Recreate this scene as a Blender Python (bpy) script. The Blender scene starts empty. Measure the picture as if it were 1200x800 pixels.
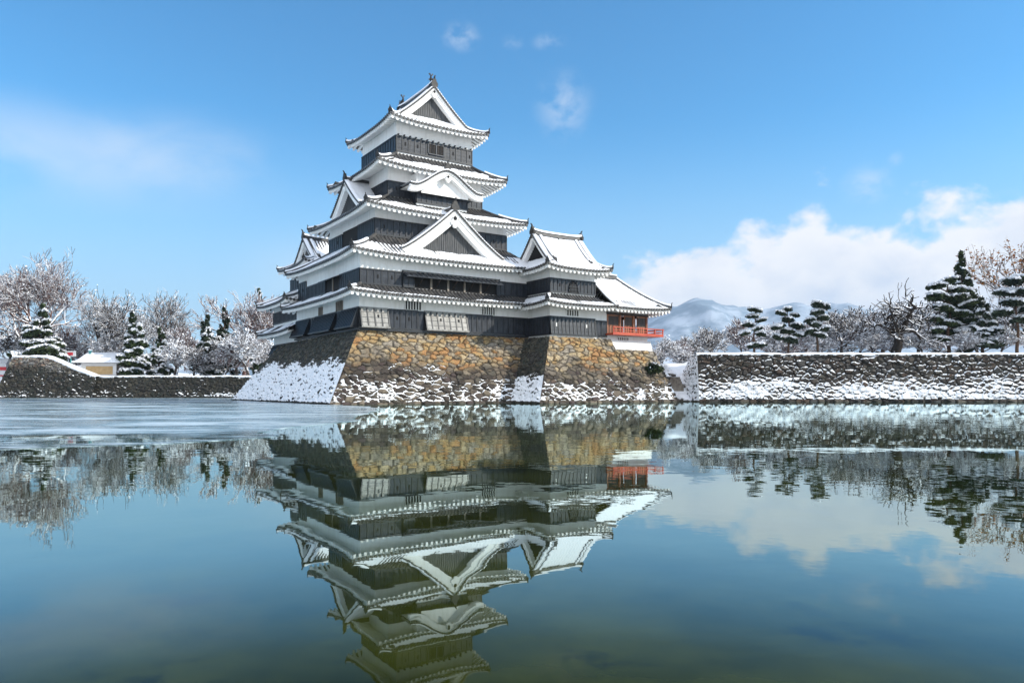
import bpy, math, random
import numpy as np
from mathutils import Vector, noise as mnoise
R = math.radians
SC = bpy.context.scene
COL = SC.collection

# ------------------------------------------------------------------ camera
F_PX = 863.4
HORIZON = 456.1
cam_d = bpy.data.cameras.new('camera')
cam = bpy.data.objects.new('camera', cam_d); COL.objects.link(cam)
cam.location = (0, 0, 1.3); cam.rotation_euler = (R(90), 0, 0)
cam_d.sensor_width = 36; cam_d.lens = F_PX / 1200 * 36
cam_d.shift_y = (HORIZON - 400) / 1200
cam_d.clip_start = .1; cam_d.clip_end = 30000
SC.camera = cam
SC.render.resolution_x = 1024; SC.render.resolution_y = 682

# ------------------------------------------------------------------ light
SUN_EL = 30
TO_SUN = Vector((.985, -.17, 0)).normalized() * math.cos(R(SUN_EL)) + Vector((0, 0, math.sin(R(SUN_EL))))
sun_d = bpy.data.lights.new('sun', 'SUN'); sun_d.energy = 4.1; sun_d.angle = R(.5); sun_d.color = (1, .93, .82)
sun = bpy.data.objects.new('sun', sun_d); COL.objects.link(sun)
sun.rotation_euler = TO_SUN.to_track_quat('Z', 'Y').to_euler()
sun.location = (60, -30, 80)
SC.view_settings.view_transform = 'Standard'; SC.view_settings.look = 'None'
SC.view_settings.exposure = .4; SC.view_settings.gamma = 1


class NT:
    """small node-tree writer"""
    def __init__(s, tree):
        s.t = tree; s.n = tree.nodes; s.l = tree.links
    def node(s, typ, **kw):
        n = s.n.new(typ)
        for k, v in kw.items(): setattr(n, k, v)
        return n
    def set(s, sock, v):
        if hasattr(v, 'is_output'): s.l.new(v, sock)
        elif isinstance(v, bpy.types.Node): s.l.new(v.outputs[0], sock)
        else: sock.default_value = v
    def math(s, op, a, b=0., c=0., clamp=False):
        n = s.node('ShaderNodeMath', operation=op); n.use_clamp = clamp
        s.set(n.inputs[0], a); s.set(n.inputs[1], b); s.set(n.inputs[2], c)
        return n.outputs[0]
    def mix(s, f, a, b):
        n = s.node('ShaderNodeMix', data_type='RGBA')
        s.set(n.inputs[0], f); s.set(n.inputs[6], a); s.set(n.inputs[7], b)
        return n.outputs[2]
    def noise(s, vec, scale, detail=4, rough=.55, dist=0.):
        n = s.node('ShaderNodeTexNoise')
        n.inputs['Scale'].default_value = scale; n.inputs['Detail'].default_value = detail
        n.inputs['Roughness'].default_value = rough; n.inputs['Distortion'].default_value = dist
        if vec is not None: s.l.new(vec, n.inputs['Vector'])
        return n.outputs[0]
    def smooth(s, v, a, b, lo=0., hi=1.):
        n = s.node('ShaderNodeMapRange', interpolation_type='SMOOTHSTEP')
        s.set(n.inputs[0], v); s.set(n.inputs[1], a); s.set(n.inputs[2], b); s.set(n.inputs[3], lo); s.set(n.inputs[4], hi)
        return n.outputs[0]
    def ramp(s, v, stops, interp='LINEAR'):
        n = s.node('ShaderNodeValToRGB'); cr = n.color_ramp; cr.interpolation = interp
        while len(cr.elements) < len(stops): cr.elements.new(.5)
        for e, (p, c) in zip(cr.elements, stops):
            e.position = p; e.color = (c, c, c, 1) if not hasattr(c, '__len__') else (*c, 1)
        s.set(n.inputs[0], v)
        return n.outputs[0]


# ------------------------------------------------------------------ sky
W = bpy.data.worlds.new('World'); SC.world = W; W.use_nodes = True
nt = NT(W.node_tree); nt.n.clear()
out = nt.node('ShaderNodeOutputWorld'); bg = nt.node('ShaderNodeBackground')
sky = nt.node('ShaderNodeTexSky', sky_type='NISHITA'); sky.sun_disc = False
sky.sun_elevation = R(SUN_EL); sky.sun_rotation = math.atan2(TO_SUN.x, TO_SUN.y)
sky.altitude = 600; sky.air_density = 1.0; sky.dust_density = .6; sky.ozone_density = 1.6
SKY_S = .112
bg.inputs[1].default_value = SKY_S
tc = nt.node('ShaderNodeTexCoord'); sep = nt.node('ShaderNodeSeparateXYZ')
nt.l.new(tc.outputs['Generated'], sep.inputs[0])
dx, dy, dz = sep.outputs
az = nt.math('ARCTAN2', dx, dy)                                   # azimuth from +Y, towards +X
hor = nt.math('SQRT', nt.math('ADD', nt.math('MULTIPLY', dx, dx), nt.math('MULTIPLY', dy, dy)))
el = nt.math('ARCTAN2', dz, hor)
comb = nt.node('ShaderNodeCombineXYZ'); nt.set(comb.inputs[0], az); nt.set(comb.inputs[1], nt.math('MULTIPLY', el, 1.35))
cv = comb.outputs[0]
warp = nt.noise(cv, 5, 3, .5)
n_big = nt.noise(cv, 9, 7, .52, .15)
n_fine = nt.noise(cv, 24, 6, .58, .2)
# cumulus bank low in the sky: its top rises and falls with the azimuth
top = nt.ramp(nt.math('MULTIPLY_ADD', az, 1 / 2.4, .5),
              [(0, .02), (.15, .03), (.42, .05), (.545, .055), (.562, .155), (.59, .185), (.622, .20), (.648, .21), (.663, .225), (.685, .228), (.71, .208), (.745, .215), (1, .15)])
dd = nt.math('DIVIDE', nt.math('SUBTRACT', top, el), .040)
dd = nt.math('ADD', dd, nt.math('MULTIPLY', nt.math('SUBTRACT', n_big, .5), 5.5))
dd = nt.math('ADD', dd, nt.math('MULTIPLY', nt.math('SUBTRACT', n_fine, .5), 1.8))
bank = nt.smooth(dd, -.2, .8)
# thin veils and stray puffs
def blob(a0, e0, ra, re, gain):
    a = nt.math('DIVIDE', nt.math('SUBTRACT', az, a0), ra); e = nt.math('DIVIDE', nt.math('SUBTRACT', el, e0), re)
    r = nt.math('SQRT', nt.math('ADD', nt.math('MULTIPLY', a, a), nt.math('MULTIPLY', e, e)))
    return nt.math('MULTIPLY', nt.smooth(r, 1, 0), gain)
veil = nt.math('ADD', blob(-.56, .265, .34, .075, 1.0), blob(-.40, .29, .16, .06, .7))
veil = nt.math('ADD', veil, nt.math('ADD', blob(.05, .16, .10, .05, .45), blob(-.24, .14, .16, .09, .7)))
puff = blob(-.07, .445, .035, .022, 1.)
for a in ((.07, .365, .05, .055, .85), (.05, .44, .03, .014, .7), (0, .44, .02, .012, .6), (.59, .20, .03, .025, 1.0), (.45, .245, .04, .03, .9), (.48, .27, .012, .012, .6)):
    puff = nt.math('ADD', puff, blob(*a))
vn = nt.smooth(nt.noise(cv, 4, 6, .6, .4), .30, .66)
thin = nt.math('ADD', nt.math('MULTIPLY', veil, vn), nt.math('MULTIPLY', puff, nt.smooth(n_fine, .36, .62)))
thin = nt.math('MULTIPLY', thin, .42, clamp=True)
hz = nt.smooth(el, .36, .05, 0., .88)                               # pale air low over the hills
cl_shade = nt.math('ADD', nt.smooth(dd, .6, 4.5, 0., .75), nt.smooth(nt.noise(cv, 14, 5, .55), .45, .7, 0., .3))
K = 1 / SKY_S
c_hi = (.78 * K, .77 * K, .79 * K, 1); c_lo = (.46 * K, .53 * K, .67 * K, 1)
ccol = nt.mix(cl_shade, c_hi, c_lo)
hs = nt.node('ShaderNodeHueSaturation'); hs.inputs['Saturation'].default_value = 1.12; hs.inputs['Value'].default_value = 1.25
nt.l.new(sky.outputs[0], hs.inputs['Color'])
blue = nt.node('ShaderNodeMix', data_type='RGBA', blend_type='MULTIPLY'); blue.inputs[0].default_value = 1
nt.l.new(hs.outputs[0], blue.inputs[6]); blue.inputs[7].default_value = (.43, 1.02, 1.20, 1)
base = nt.mix(hz, blue.outputs[2], (.33 * K, .51 * K, .70 * K, 1))
base = nt.mix(thin, base, (.66 * K, .71 * K, .78 * K, 1))
base = nt.mix(nt.math('MULTIPLY', bank, .93), base, ccol)
# added bright cloud, unseen overhead and behind the viewer, as neutral fill light
far = nt.math('MAXIMUM', nt.smooth(nt.math('ABSOLUTE', az), 1.9, 2.5), nt.smooth(el, .70, 1.05))
over = nt.math('MULTIPLY', nt.smooth(nt.noise(tc.outputs['Generated'], 3.2, 5, .55), .36, .56), far)
base = nt.mix(over, base, (1.25 * K, 1.27 * K, 1.32 * K, 1))
nt.l.new(base, bg.inputs[0]); nt.l.new(bg.outputs[0], out.inputs[0])


# ------------------------------------------------------------------ materials
MATS = {}
def material(name, col=(.5, .5, .5), rough=.7, build=None, spec=.5, metal=0.):
    m = bpy.data.materials.new(name); m.use_nodes = True
    t = NT(m.node_tree); p = m.node_tree.nodes['Principled BSDF']
    p.inputs['Base Color'].default_value = (*col, 1); p.inputs['Roughness'].default_value = rough
    p.inputs['Specular IOR Level'].default_value = spec; p.inputs['Metallic'].default_value = metal
    if build: build(t, p)
    MATS[name] = m
    return m
def varied(c1, c2, scale, lo=.35, hi=.65, detail=5, stretch=None, bump=0., bscale=None):
    def f(t, p):
        tcn = t.node('ShaderNodeTexCoord'); v = tcn.outputs['Object']
        if stretch:
            mp = t.node('ShaderNodeMapping'); mp.inputs['Scale'].default_value = stretch
            t.l.new(v, mp.inputs[0]); v = mp.outputs[0]
        n = t.noise(v, scale, detail, .6)
        t.set(p.inputs['Base Color'], t.mix(t.smooth(n, lo, hi), (*c1, 1), (*c2, 1)))
        if bump:
            b = t.node('ShaderNodeBump'); b.inputs['Strength'].default_value = 1; b.inputs['Distance'].default_value = bump
            t.set(b.inputs['Height'], t.noise(v, bscale or scale, 5, .6)); t.l.new(b.outputs[0], p.inputs['Normal'])
    return f
def snow_build(t, p):
    v = t.node('ShaderNodeTexCoord').outputs['Object']
    t.set(p.inputs['Base Color'], t.mix(t.noise(v, 2.2, 4), (.80, .82, .86, 1), (.88, .885, .90, 1)))
    b = t.node('ShaderNodeBump'); b.inputs['Distance'].default_value = .05; b.inputs['Strength'].default_value = .8
    t.set(b.inputs['Height'], t.noise(v, 5, 5, .6)); t.l.new(b.outputs[0], p.inputs['Normal'])
SNOW = material('snow', (.86, .87, .89), .6, snow_build, .3)
TILE = material('roof_tile', rough=.55, build=varied((.028, .028, .03), (.085, .08, .075), 1.6))
def plaster_build(t, p):
    v = t.node('ShaderNodeTexCoord').outputs['Object']
    mp = t.node('ShaderNodeMapping'); mp.inputs['Scale'].default_value = (1.5, 1.5, .22); t.l.new(v, mp.inputs[0])
    a = t.smooth(t.noise(mp.outputs[0], 2.2, 5), .42, .75)
    c = t.mix(t.math('MULTIPLY', a, .45), (.88, .87, .845, 1), (.66, .63, .58, 1))
    c = t.mix(t.smooth(t.noise(v, .5, 3), .4, .7, 0, .35), c, (.74, .72, .68, 1))
    t.set(p.inputs['Base Color'], c)
PLASTER = material('lime_plaster', rough=.8, build=plaster_build, spec=.25)
SOFFIT = material('shaded_soffit_plaster', rough=.85, build=varied((.11, .10, .088), (.20, .185, .165), 1.5), spec=.2)  # plaster darkened: the shade under the eaves is put into its colour
BOARD = material('black_lacquer_board', rough=.40, spec=.4, build=varied((.010, .013, .020), (.034, .039, .050), 3.2, stretch=(1, 1, .35)))
BATTEN = material('black_batten', rough=.45, build=varied((.006, .008, .012), (.014, .017, .022), 3))
PALE = material('pale_sheen_board', rough=.5, build=varied((.17, .165, .15), (.31, .30, .28), 2.6, stretch=(1, 1, .5)))  # paler board for flared panels: sun and sky sheen put into the colour
DARKWOOD = material('dark_wood', rough=.6, build=varied((.018, .013, .010), (.05, .03, .02), 3, stretch=(1, 1, .3)))
REDWOOD = material('brown_door_wood', rough=.5, build=varied((.20, .07, .03), (.34, .13, .05), 3, stretch=(2, 2, .3)))
VERMILION = material('vermilion_lacquer', rough=.4, build=varied((.40, .045, .018), (.52, .085, .03), 2))
VOID = material('dark_interior', (.010, .009, .009), .9)
LATTICE = material('gable_lattice', rough=.6, build=varied((.04, .043, .047), (.10, .10, .10), 9, stretch=(1, 1, .12)))
GREYWOOD = material('grey_wood', rough=.7, build=varied((.16, .13, .10), (.28, .24, .20), 3, stretch=(1, 1, .3)))
OCHRE = material('ochre_wall', rough=.8, build=varied((.50, .33, .15), (.60, .42, .22), 1.5))
WHITEPAINT = material('white_paint', (.78, .78, .78), .5)
REDPAINT = material('red_paint', (.62, .03, .04), .45)
TEAL = material('teal_metal', (.06, .26, .28), .4)
STATUE = material('bronze_tile', rough=.6, build=varied((.008, .008, .008), (.03, .027, .024), 4))

def stone_build(t, p):
    v = t.node('ShaderNodeTexCoord').outputs['Object']
    at = t.node('ShaderNodeAttribute', attribute_name='tint'); sn = t.node('ShaderNodeAttribute', attribute_name='snow')
    n = t.noise(v, 7, 6, .65)
    c = t.mix(t.smooth(n, .3, .7, 0, .55), at.outputs['Color'], (.05, .045, .04, 1))
    c = t.mix(t.smooth(t.noise(v, 1.1, 6, .65), .56, .68, 0, .75), c, (.035, .032, .022, 1))
    s = t.math('ADD', sn.outputs['Fac'], t.math('MULTIPLY', t.math('SUBTRACT', t.noise(v, 4.5, 6, .7), .5), .9))
    c = t.mix(t.smooth(s, .44, .56), c, (.86, .87, .89, 1))
    t.set(p.inputs['Base Color'], c)
    b = t.node('ShaderNodeBump'); b.inputs['Distance'].default_value = .05; b.inputs['Strength'].default_value = .7
    t.set(b.inputs['Height'], t.noise(v, 9, 6, .65)); t.l.new(b.outputs[0], p.inputs['Normal'])
STONE = material('field_stone', rough=.85, build=stone_build, spec=.25)

def bark_build(dark, light, thr):
    def f(t, p):
        g = t.node('ShaderNodeNewGeometry'); v = t.node('ShaderNodeTexCoord').outputs['Object']
        s = t.node('ShaderNodeSeparateXYZ'); t.l.new(g.outputs['Normal'], s.inputs[0])
        c = t.mix(t.noise(v, 5, 4), (*dark, 1), (*light, 1))
        k = t.math('ADD', s.outputs[2], t.math('MULTIPLY', t.math('SUBTRACT', t.noise(v, 1.3, 5, .65), .5), 1.6))
        t.set(p.inputs['Base Color'], t.mix(t.smooth(k, thr, thr + .22), c, (.86, .87, .90, 1)))
    return f
BARK = material('snowy_bark', rough=.85, build=bark_build((.028, .023, .02), (.09, .07, .06), .12), spec=.2)
BARK_RED = material('snowy_reddish_twigs', rough=.85, build=bark_build((.085, .048, .042), (.17, .095, .08), .06), spec=.2)
BARK_FROST = material('frosted_twigs', rough=.85, build=bark_build((.09, .075, .07), (.2, .16, .15), -.30), spec=.2)
DARKBARK = material('wet_dark_bark', rough=.85, build=bark_build((.010, .008, .007), (.035, .027, .022), .5), spec=.2)
DARKLIMB = material('snow_lined_dark_limbs', rough=.85, build=bark_build((.010, .008, .007), (.04, .03, .025), .42), spec=.2)
PINEBARK = material('pine_bark', rough=.85, build=bark_build((.035, .022, .016), (.11, .065, .04), .45), spec=.2)
NEEDLE = material('pine_needles', rough=.7, build=varied((.010, .022, .010), (.045, .065, .022), 1.2), spec=.25)
NEEDLE_B = material('blue_green_needles', rough=.7, build=varied((.012, .025, .016), (.04, .055, .03), 1.2), spec=.25)
RUST = material('rusty_leaves', rough=.7, build=varied((.20, .06, .02), (.42, .20, .05), 1.5), spec=.2)


# ------------------------------------------------------------------ mesh helper
class MB:
    def __init__(s): s.v = []; s.f = []; s.m = []; s.sm = []
    def add(s, verts, faces, mat=0, smooth=False):
        o = len(s.v); s.v.extend(map(tuple, verts))
        for f in faces: s.f.append(tuple(i + o for i in f)); s.m.append(mat); s.sm.append(smooth)
    def box(s, x0, x1, y0, y1, z0, z1, mat=0):
        s.add([(x0, y0, z0), (x1, y0, z0), (x1, y1, z0), (x0, y1, z0), (x0, y0, z1), (x1, y0, z1), (x1, y1, z1), (x0, y1, z1)],
              [(0, 3, 2, 1), (4, 5, 6, 7), (0, 1, 5, 4), (1, 2, 6, 5), (2, 3, 7, 6), (3, 0, 4, 7)], mat)
    def hexa(s, p, mat=0):                       # 8 points: bottom ring, top ring
        s.add(p, [(0, 3, 2, 1), (4, 5, 6, 7), (0, 1, 5, 4), (1, 2, 6, 5), (2, 3, 7, 6), (3, 0, 4, 7)], mat)
    def grid(s, P, mat=0, smooth=False):         # P[i][j] -> points
        ni, nj = len(P), len(P[0])
        s.add([p for row in P for p in row],
              [(i * nj + j, (i + 1) * nj + j, (i + 1) * nj + j + 1, i * nj + j + 1) for i in range(ni - 1) for j in range(nj - 1)], mat, smooth)
    def tube(s, pts, rad, n=6, mat=0, smooth=True, cap=True):
        pts = [Vector(p) for p in pts]
        if not hasattr(rad, '__len__'): rad = [rad] * len(pts)
        V = []
        for i, p in enumerate(pts):
            d = (pts[min(i + 1, len(pts) - 1)] - pts[max(i - 1, 0)])
            d = d.normalized() if d.length > 1e-9 else Vector((0, 0, 1))
            a = d.cross(Vector((0, 0, 1)) if abs(d.z) < .9 else Vector((1, 0, 0))).normalized(); b = d.cross(a)
            for k in range(n):
                w = 2 * math.pi * k / n
                V.append(p + (a * math.cos(w) + b * math.sin(w)) * rad[i])
        F = [(i * n + k, i * n + (k + 1) % n, (i + 1) * n + (k + 1) % n, (i + 1) * n + k) for i in range(len(pts) - 1) for k in range(n)]
        if cap: F += [tuple(range(n - 1, -1, -1)), tuple(range((len(pts) - 1) * n, len(pts) * n))]
        s.add(V, F, mat, smooth)
    def build(s, name, mats, parent=None, loc=None):
        if not isinstance(mats, (list, tuple)): mats = [mats]
        me = bpy.data.meshes.new(name); me.from_pydata(s.v, [], s.f)
        for m in mats: me.materials.append(m)
        if len(mats) > 1: me.polygons.foreach_set('material_index', s.m)
        me.polygons.foreach_set('use_smooth', s.sm); me.update()
        o = bpy.data.objects.new(name, me); COL.objects.link(o)
        if parent: o.parent = parent
        if loc: o.location = loc
        return o

def np_mesh(name, V, F, mats, parent=None, mi=None, smooth=False, loc=None):
    me = bpy.data.meshes.new(name)
    V = np.asarray(V, dtype=np.float32); F = np.asarray(F, dtype=np.int32); k = F.shape[1]
    me.vertices.add(len(V)); me.vertices.foreach_set('co', V.ravel())
    me.loops.add(F.size); me.loops.foreach_set('vertex_index', F.ravel())
    me.polygons.add(len(F)); me.polygons.foreach_set('loop_start', np.arange(0, F.size, k, dtype=np.int32))
    if not isinstance(mats, (list, tuple)): mats = [mats]
    for m in mats: me.materials.append(m)
    if mi is not None: me.polygons.foreach_set('material_index', np.asarray(mi, dtype=np.int32))
    me.polygons.foreach_set('use_smooth', np.full(len(F), smooth))
    me.update(calc_edges=True); me.validate()
    o = bpy.data.objects.new(name, me); COL.objects.link(o)
    if parent: o.parent = parent
    if loc: o.location = loc
    return o
def tag(o, label, cat, group=None, kind=None):
    if label: o['label'] = label
    if cat: o['category'] = cat
    if group: o['group'] = group
    if kind: o['kind'] = kind
    return o
def struct(o): o['kind'] = 'structure'; return o
def empty(name, loc, rz=0):
    o = bpy.data.objects.new(name, None); COL.objects.link(o); o.location = loc; o.rotation_euler = (0, 0, rz); o.empty_display_size = .5
    return o
def copy_tree(o, parent=None):
    c = o.copy(); COL.objects.link(c)
    if parent: c.parent = parent
    for ch in list(o.children): copy_tree(ch, c)
    return c
def PX(px, Y): return (px - 600) / F_PX * Y
def PZ(py, Y): return 1.3 + (HORIZON - py) / F_PX * Y

# castle frame: u runs along the south front, v along the west front
TH = R(55.99); CX0, CY0 = -15.352, 61.1; ROT = math.pi / 2 - TH
US, UC_ = math.sin(TH), math.cos(TH)
def cw(u, v, z=0.): return Vector((CX0 + US * u - UC_ * v, CY0 + UC_ * u + US * v, z))
def building(name, u, v, z, label, cat):
    r = empty(name, cw(u, v, z), ROT); tag(r, label, cat); r['_o'] = (u, v, z)
    return r
def part(mb, name, mats, root):                     # first-level part written in castle coordinates
    o = mb.build(name, mats, root); u, v, z = root['_o']; o.location = (-u, -v, -z)
    return o
def sub(mb, name, mats, par): return mb.build(name, mats, par)

# ------------------------------------------------------------------ roofs
PITCH = .40
class Side:
    """one roof slope: P0 eave start, a along the eave, n inwards, L length"""
    def __init__(s, P0, a, n, L): s.P0, s.a, s.n, s.L = P0, a, n, L
    def pt(s, x, d, z): return (s.P0[0] + s.a[0] * x + s.n[0] * d, s.P0[1] + s.a[1] * x + s.n[1] * d, z)
def rect_sides(e):
    uL, uR, vF, vB = e
    return {'F': Side((uL, vF), (1, 0), (0, 1), uR - uL), 'R': Side((uR, vF), (0, 1), (-1, 0), vB - vF),
            'B': Side((uR, vB), (-1, 0), (0, -1), uR - uL), 'L': Side((uL, vB), (0, -1), (1, 0), vB - vF)}
def nz(x, y=0., z=0.): return mnoise.noise(Vector((x, y, z)))
def lift_fn(L, amt):
    def f(x): return amt * abs(2 * x / L - 1) ** 3.2
    return f
def slope(acc, sd, zf, dmax, lift, cover, ov, D, x0=0., x1=None, eave=True, thick=.09, raf=.42, seed=0.):
    """tiles, snow, eave board and rafters of one slope.
    zf(d) height above depth d; dmax(x) depth available; cover(x) fraction of the slope under snow"""
    x1 = sd.L if x1 is None else x1
    tile, snow, board, raft, soff = acc
    nfull = max(1, int(round((x1 - x0) / PITCH))); p = (x1 - x0) / nfull
    xs = []; rb = []
    for i in range(nfull):
        for o, h in ((0, 0), (.30, 0), (.42, .075), (.78, .075), (.9, 0)): xs.append(x0 + (i + o) * p); rb.append(h)
    xs.append(x1); rb.append(0)
    fr = [0, .12, .3, .5, .75, 1]
    def z(x, d): return zf(d) + lift(x) * max(0., 1 - d / D) ** 2
    P = []
    for x, h in zip(xs, rb):
        dm = max(.0, dmax(x)); P.append([sd.pt(x, dm * t, z(x, dm * t) + h) for t in fr])
    tile.grid(P)
    if eave:
        tile.grid([[sd.pt(x, 0, z(x, 0) - .07), sd.pt(x, 0, z(x, 0) + h)] for x, h in zip(xs, rb)])
        for i in range(nfull):                                              # round tile ends
            x = x0 + (i + .6) * p; c = Vector(sd.pt(x, -.12, z(x, 0) - .05)); r = .15
            ring = [c + Vector((sd.a[0] * math.cos(k * math.pi / 4) * r, sd.a[1] * math.cos(k * math.pi / 4) * r, math.sin(k * math.pi / 4) * r)) for k in range(8)]
            back = [q + Vector((sd.n[0], sd.n[1], 0)) * .12 for q in ring]
            tile.add(ring + back, [tuple(range(8))] + [(k, (k + 1) % 8, 8 + (k + 1) % 8, 8 + k) for k in range(8)])
    # snow
    ns = max(2, int((x1 - x0) / .10)); tt = [0, 0, .08, .25, .5, .75, .92, 1]
    Q = []
    for i in range(ns + 1):
        x = x0 + (x1 - x0) * i / ns
        c = cover(x); dm = max(0., dmax(x)); q = []
        wob = nz(x * .8, seed, 3.1)
        for k, t in enumerate(tt):
            de = dm * min(1., c) if c >= 1 else min(dm, c * D + .15 * nz(x * 3.3, seed, 8.))
            d = max(0., t * max(de, .05))
            wob2 = wob if k < 2 else 1.7 * nz(x * .42, d * .6, seed + 2.7) + .5 * nz(x * 1.6, d * 1.5, seed)
            th = thick * max(-.1, 1 + .9 * wob2) * (1 if k < 6 else (.75 if k == 6 else (.0 if c < 1 else .6)))
            rib = .034 * math.cos(2 * math.pi * (x - x0 - .6 * p) / p) * max(.55, 1 - d / 1.6)
            if c < .10: q_ = max(0., (c - .04) / .06); th, rib = th * q_ - .1 * (1 - q_), rib * q_
            zz = z(x, d) + (.045 if k < 2 else .026)
            q.append(sd.pt(x, d + (.05 if k < 1 else .02 if k < 2 else 0), zz - .02 if k == 0 else zz + th + rib + .02 * nz(x * 2, d * 2, seed)))
        Q.append(q)
    snow.grid(Q, 0, True)
    if not eave: return
    # plastered eave board and rafters
    ins = .09; n = max(2, int((x1 - x0) / .5))
    P1 = []; P2 = []
    for i in range(n + 1):
        x = x0 + (x1 - x0) * i / n; zz = z(x, 0)
        xe = min(max(x, x0 + ins), x1 - ins)
        P2.append([sd.pt(xe, ov, zz - .26 + ov * raf * .8), sd.pt(xe, .2, zz - .26)])
        P1.append([sd.pt(xe, .2, zz - .255), sd.pt(xe, .2, zz - .30), sd.pt(xe, ins, zz - .30), sd.pt(xe, ins, zz - .07), sd.pt(xe, .0, zz - .07)])
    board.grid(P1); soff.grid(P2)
    nr = max(1, int(round((x1 - x0) / .52))); pr = (x1 - x0) / nr
    for i in range(nr):
        x = x0 + (i + .5) * pr; zz = z(x, 0); w = .115
        o = min(ov, x + .1, sd.L - x + .1)
        if o < .3: continue
        zo = zz - .27 + o * raf * .8
        raft.hexa([sd.pt(x - w, .0, zz - .50), sd.pt(x + w, .0, zz - .50), sd.pt(x + w, o, zo - .17), sd.pt(x - w, o, zo - .17),
                   sd.pt(x - w, .02, zz - .302), sd.pt(x + w, .02, zz - .302), sd.pt(x + w, o, zo), sd.pt(x - w, o, zo)])

def strip(mb, pts, w, h, z0=0., mat=0, smooth=False):
    """ridge bar of width w and height h following pts"""
    P = []
    if isinstance(mb, Many): mb = mb.new()
    pts = [Vector(p) for p in pts]
    for i, p in enumerate(pts):
        d = pts[min(i + 1, len(pts) - 1)] - pts[max(i - 1, 0)]; d.z = 0; d.normalize(); s = Vector((-d.y, d.x, 0)) * w / 2
        up = Vector((0, 0, 1))
        P.append([p + s + up * z0, p + s * .9 + up * (z0 + h * .75), p + s * .45 + up * (z0 + h), p - s * .45 + up * (z0 + h), p - s * .9 + up * (z0 + h * .75), p - s + up * z0])
    mb.grid(P, mat, smooth)
    n = 6
    mb.add(P[0], [tuple(range(n))], mat); mb.add(P[-1], [tuple(range(n - 1, -1, -1))], mat)
def ornament(mb, p, d, s=1.):
    """ridge-end tile: shouldered plaque with a small horn, facing along d"""
    if isinstance(mb, Many): mb = mb.new()
    p = Vector(p); d = Vector((d[0], d[1], 0)).normalized(); a = Vector((-d.y, d.x, 0)); up = Vector((0, 0, 1))
    prof = [(-.30, -.15), (.30, -.15), (.34, .12), (.2, .30), (.12, .52), (-.12, .52), (-.2, .30), (-.34, .12)]
    f = [p + a * (x * s) + up * (z * s) + d * .1 * s for x, z in prof]; b = [q - d * .24 * s for q in f]
    n = len(prof)
    mb.add(f + b, [tuple(range(n)), tuple(range(2 * n - 1, n - 1, -1))] + [(k, n + k, n + (k + 1) % n, (k + 1) % n) for k in range(n)])
    mb.tube([p + up * .45 * s, p + up * .66 * s + d * .05 * s, p + up * .8 * s + d * .18 * s], [.1 * s, .08 * s, .05 * s], 5)

def new_acc(): return [MB(), MB(), MB(), MB(), MB()]
class Many:
    """one mesh for every piece added"""
    def __init__(s): s.list = []
    def new(s): s.list.append(MB()); return s.list[-1]
def finish(acc, root, hip=None, hsnow=None, orn=None):
    r = part(acc[0], 'roof', TILE, root)
    sub(acc[1], 'snow_cover', SNOW, r)
    if acc[2].v: sub(acc[2], 'eave_board', PLASTER, r)
    if acc[3].v: sub(acc[3], 'rafter_row', PLASTER, r)
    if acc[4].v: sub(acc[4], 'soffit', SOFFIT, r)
    for b, n, mt in ((hip, 'ridge', TILE), (hsnow, 'ridge_snow', SNOW), (orn, 'ridge_end_tile', STATUE)):
        for k in (b.list if b else ()): sub(k, n, mt, r)
    return r
def hip_line(hip, hs, orn, c, i, ze, zf, lift, D, snow_to=1.):
    c = Vector((c[0], c[1], 0)); i = Vector((i[0], i[1], 0)); pts = []
    for k in range(9):
        t = k / 8; q = c.lerp(i, t); pts.append((q.x, q.y, zf(t * D) + lift * (1 - t) ** 2 + .02))
    pts[0] = (pts[0][0], pts[0][1], pts[0][2] + .06)
    strip(hip, pts, .36, .22)
    k = max(2, int(round(8 * snow_to)) + 1)
    strip(hs, pts[:k], .40, .18, .18, 0, True)
    d = (c - i).normalized()
    ornament(orn, Vector(pts[0]) + d * .05 + Vector((0, 0, .08)), d, .62)

def skirt(root, e, ze, inner, zi, cover, ov=1.5, lift=.35, sides='FRBL', hips=('FL', 'FR', 'BR', 'BL'), snow_hip=.6):
    acc = new_acc(); S = rect_sides(e)
    ins = {'F': inner[2] - e[2], 'R': e[1] - inner[1], 'B': e[3] - inner[3], 'L': inner[0] - e[0]}
    nb = {'F': 'LR', 'R': 'FB', 'B': 'RL', 'L': 'BF'}
    for k in sides:
        sd = S[k]; D = ins[k]; l, r = ins[nb[k][0]], ins[nb[k][1]]
        zf = lambda d, D=D: ze + (zi - ze) * (.8 * (d / D) + .2 * (d / D) ** 2)
        dm = lambda x, D=D, l=l, r=r, L=sd.L: max(0., min(D, D * x / l, D * (L - x) / r))
        slope(acc, sd, zf, dm, lift_fn(sd.L, lift), cover.get(k, lambda x: 1.), ov, D, seed=hash(k) % 7 + ze)
    hip, hs, orn = Many(), Many(), Many()
    cr = {'FL': ((e[0], e[2]), (inner[0], inner[2])), 'FR': ((e[1], e[2]), (inner[1], inner[2])), 'BR': ((e[1], e[3]), (inner[1], inner[3])), 'BL': ((e[0], e[3]), (inner[0], inner[3]))}
    zf = lambda d: ze + (zi - ze) * (.8 * d + .2 * d * d)
    for h in hips: hip_line(hip, hs, orn, cr[h][0], cr[h][1], ze, zf, lift, 1., snow_hip)
    return finish(acc, root, hip, hs, orn)

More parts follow.
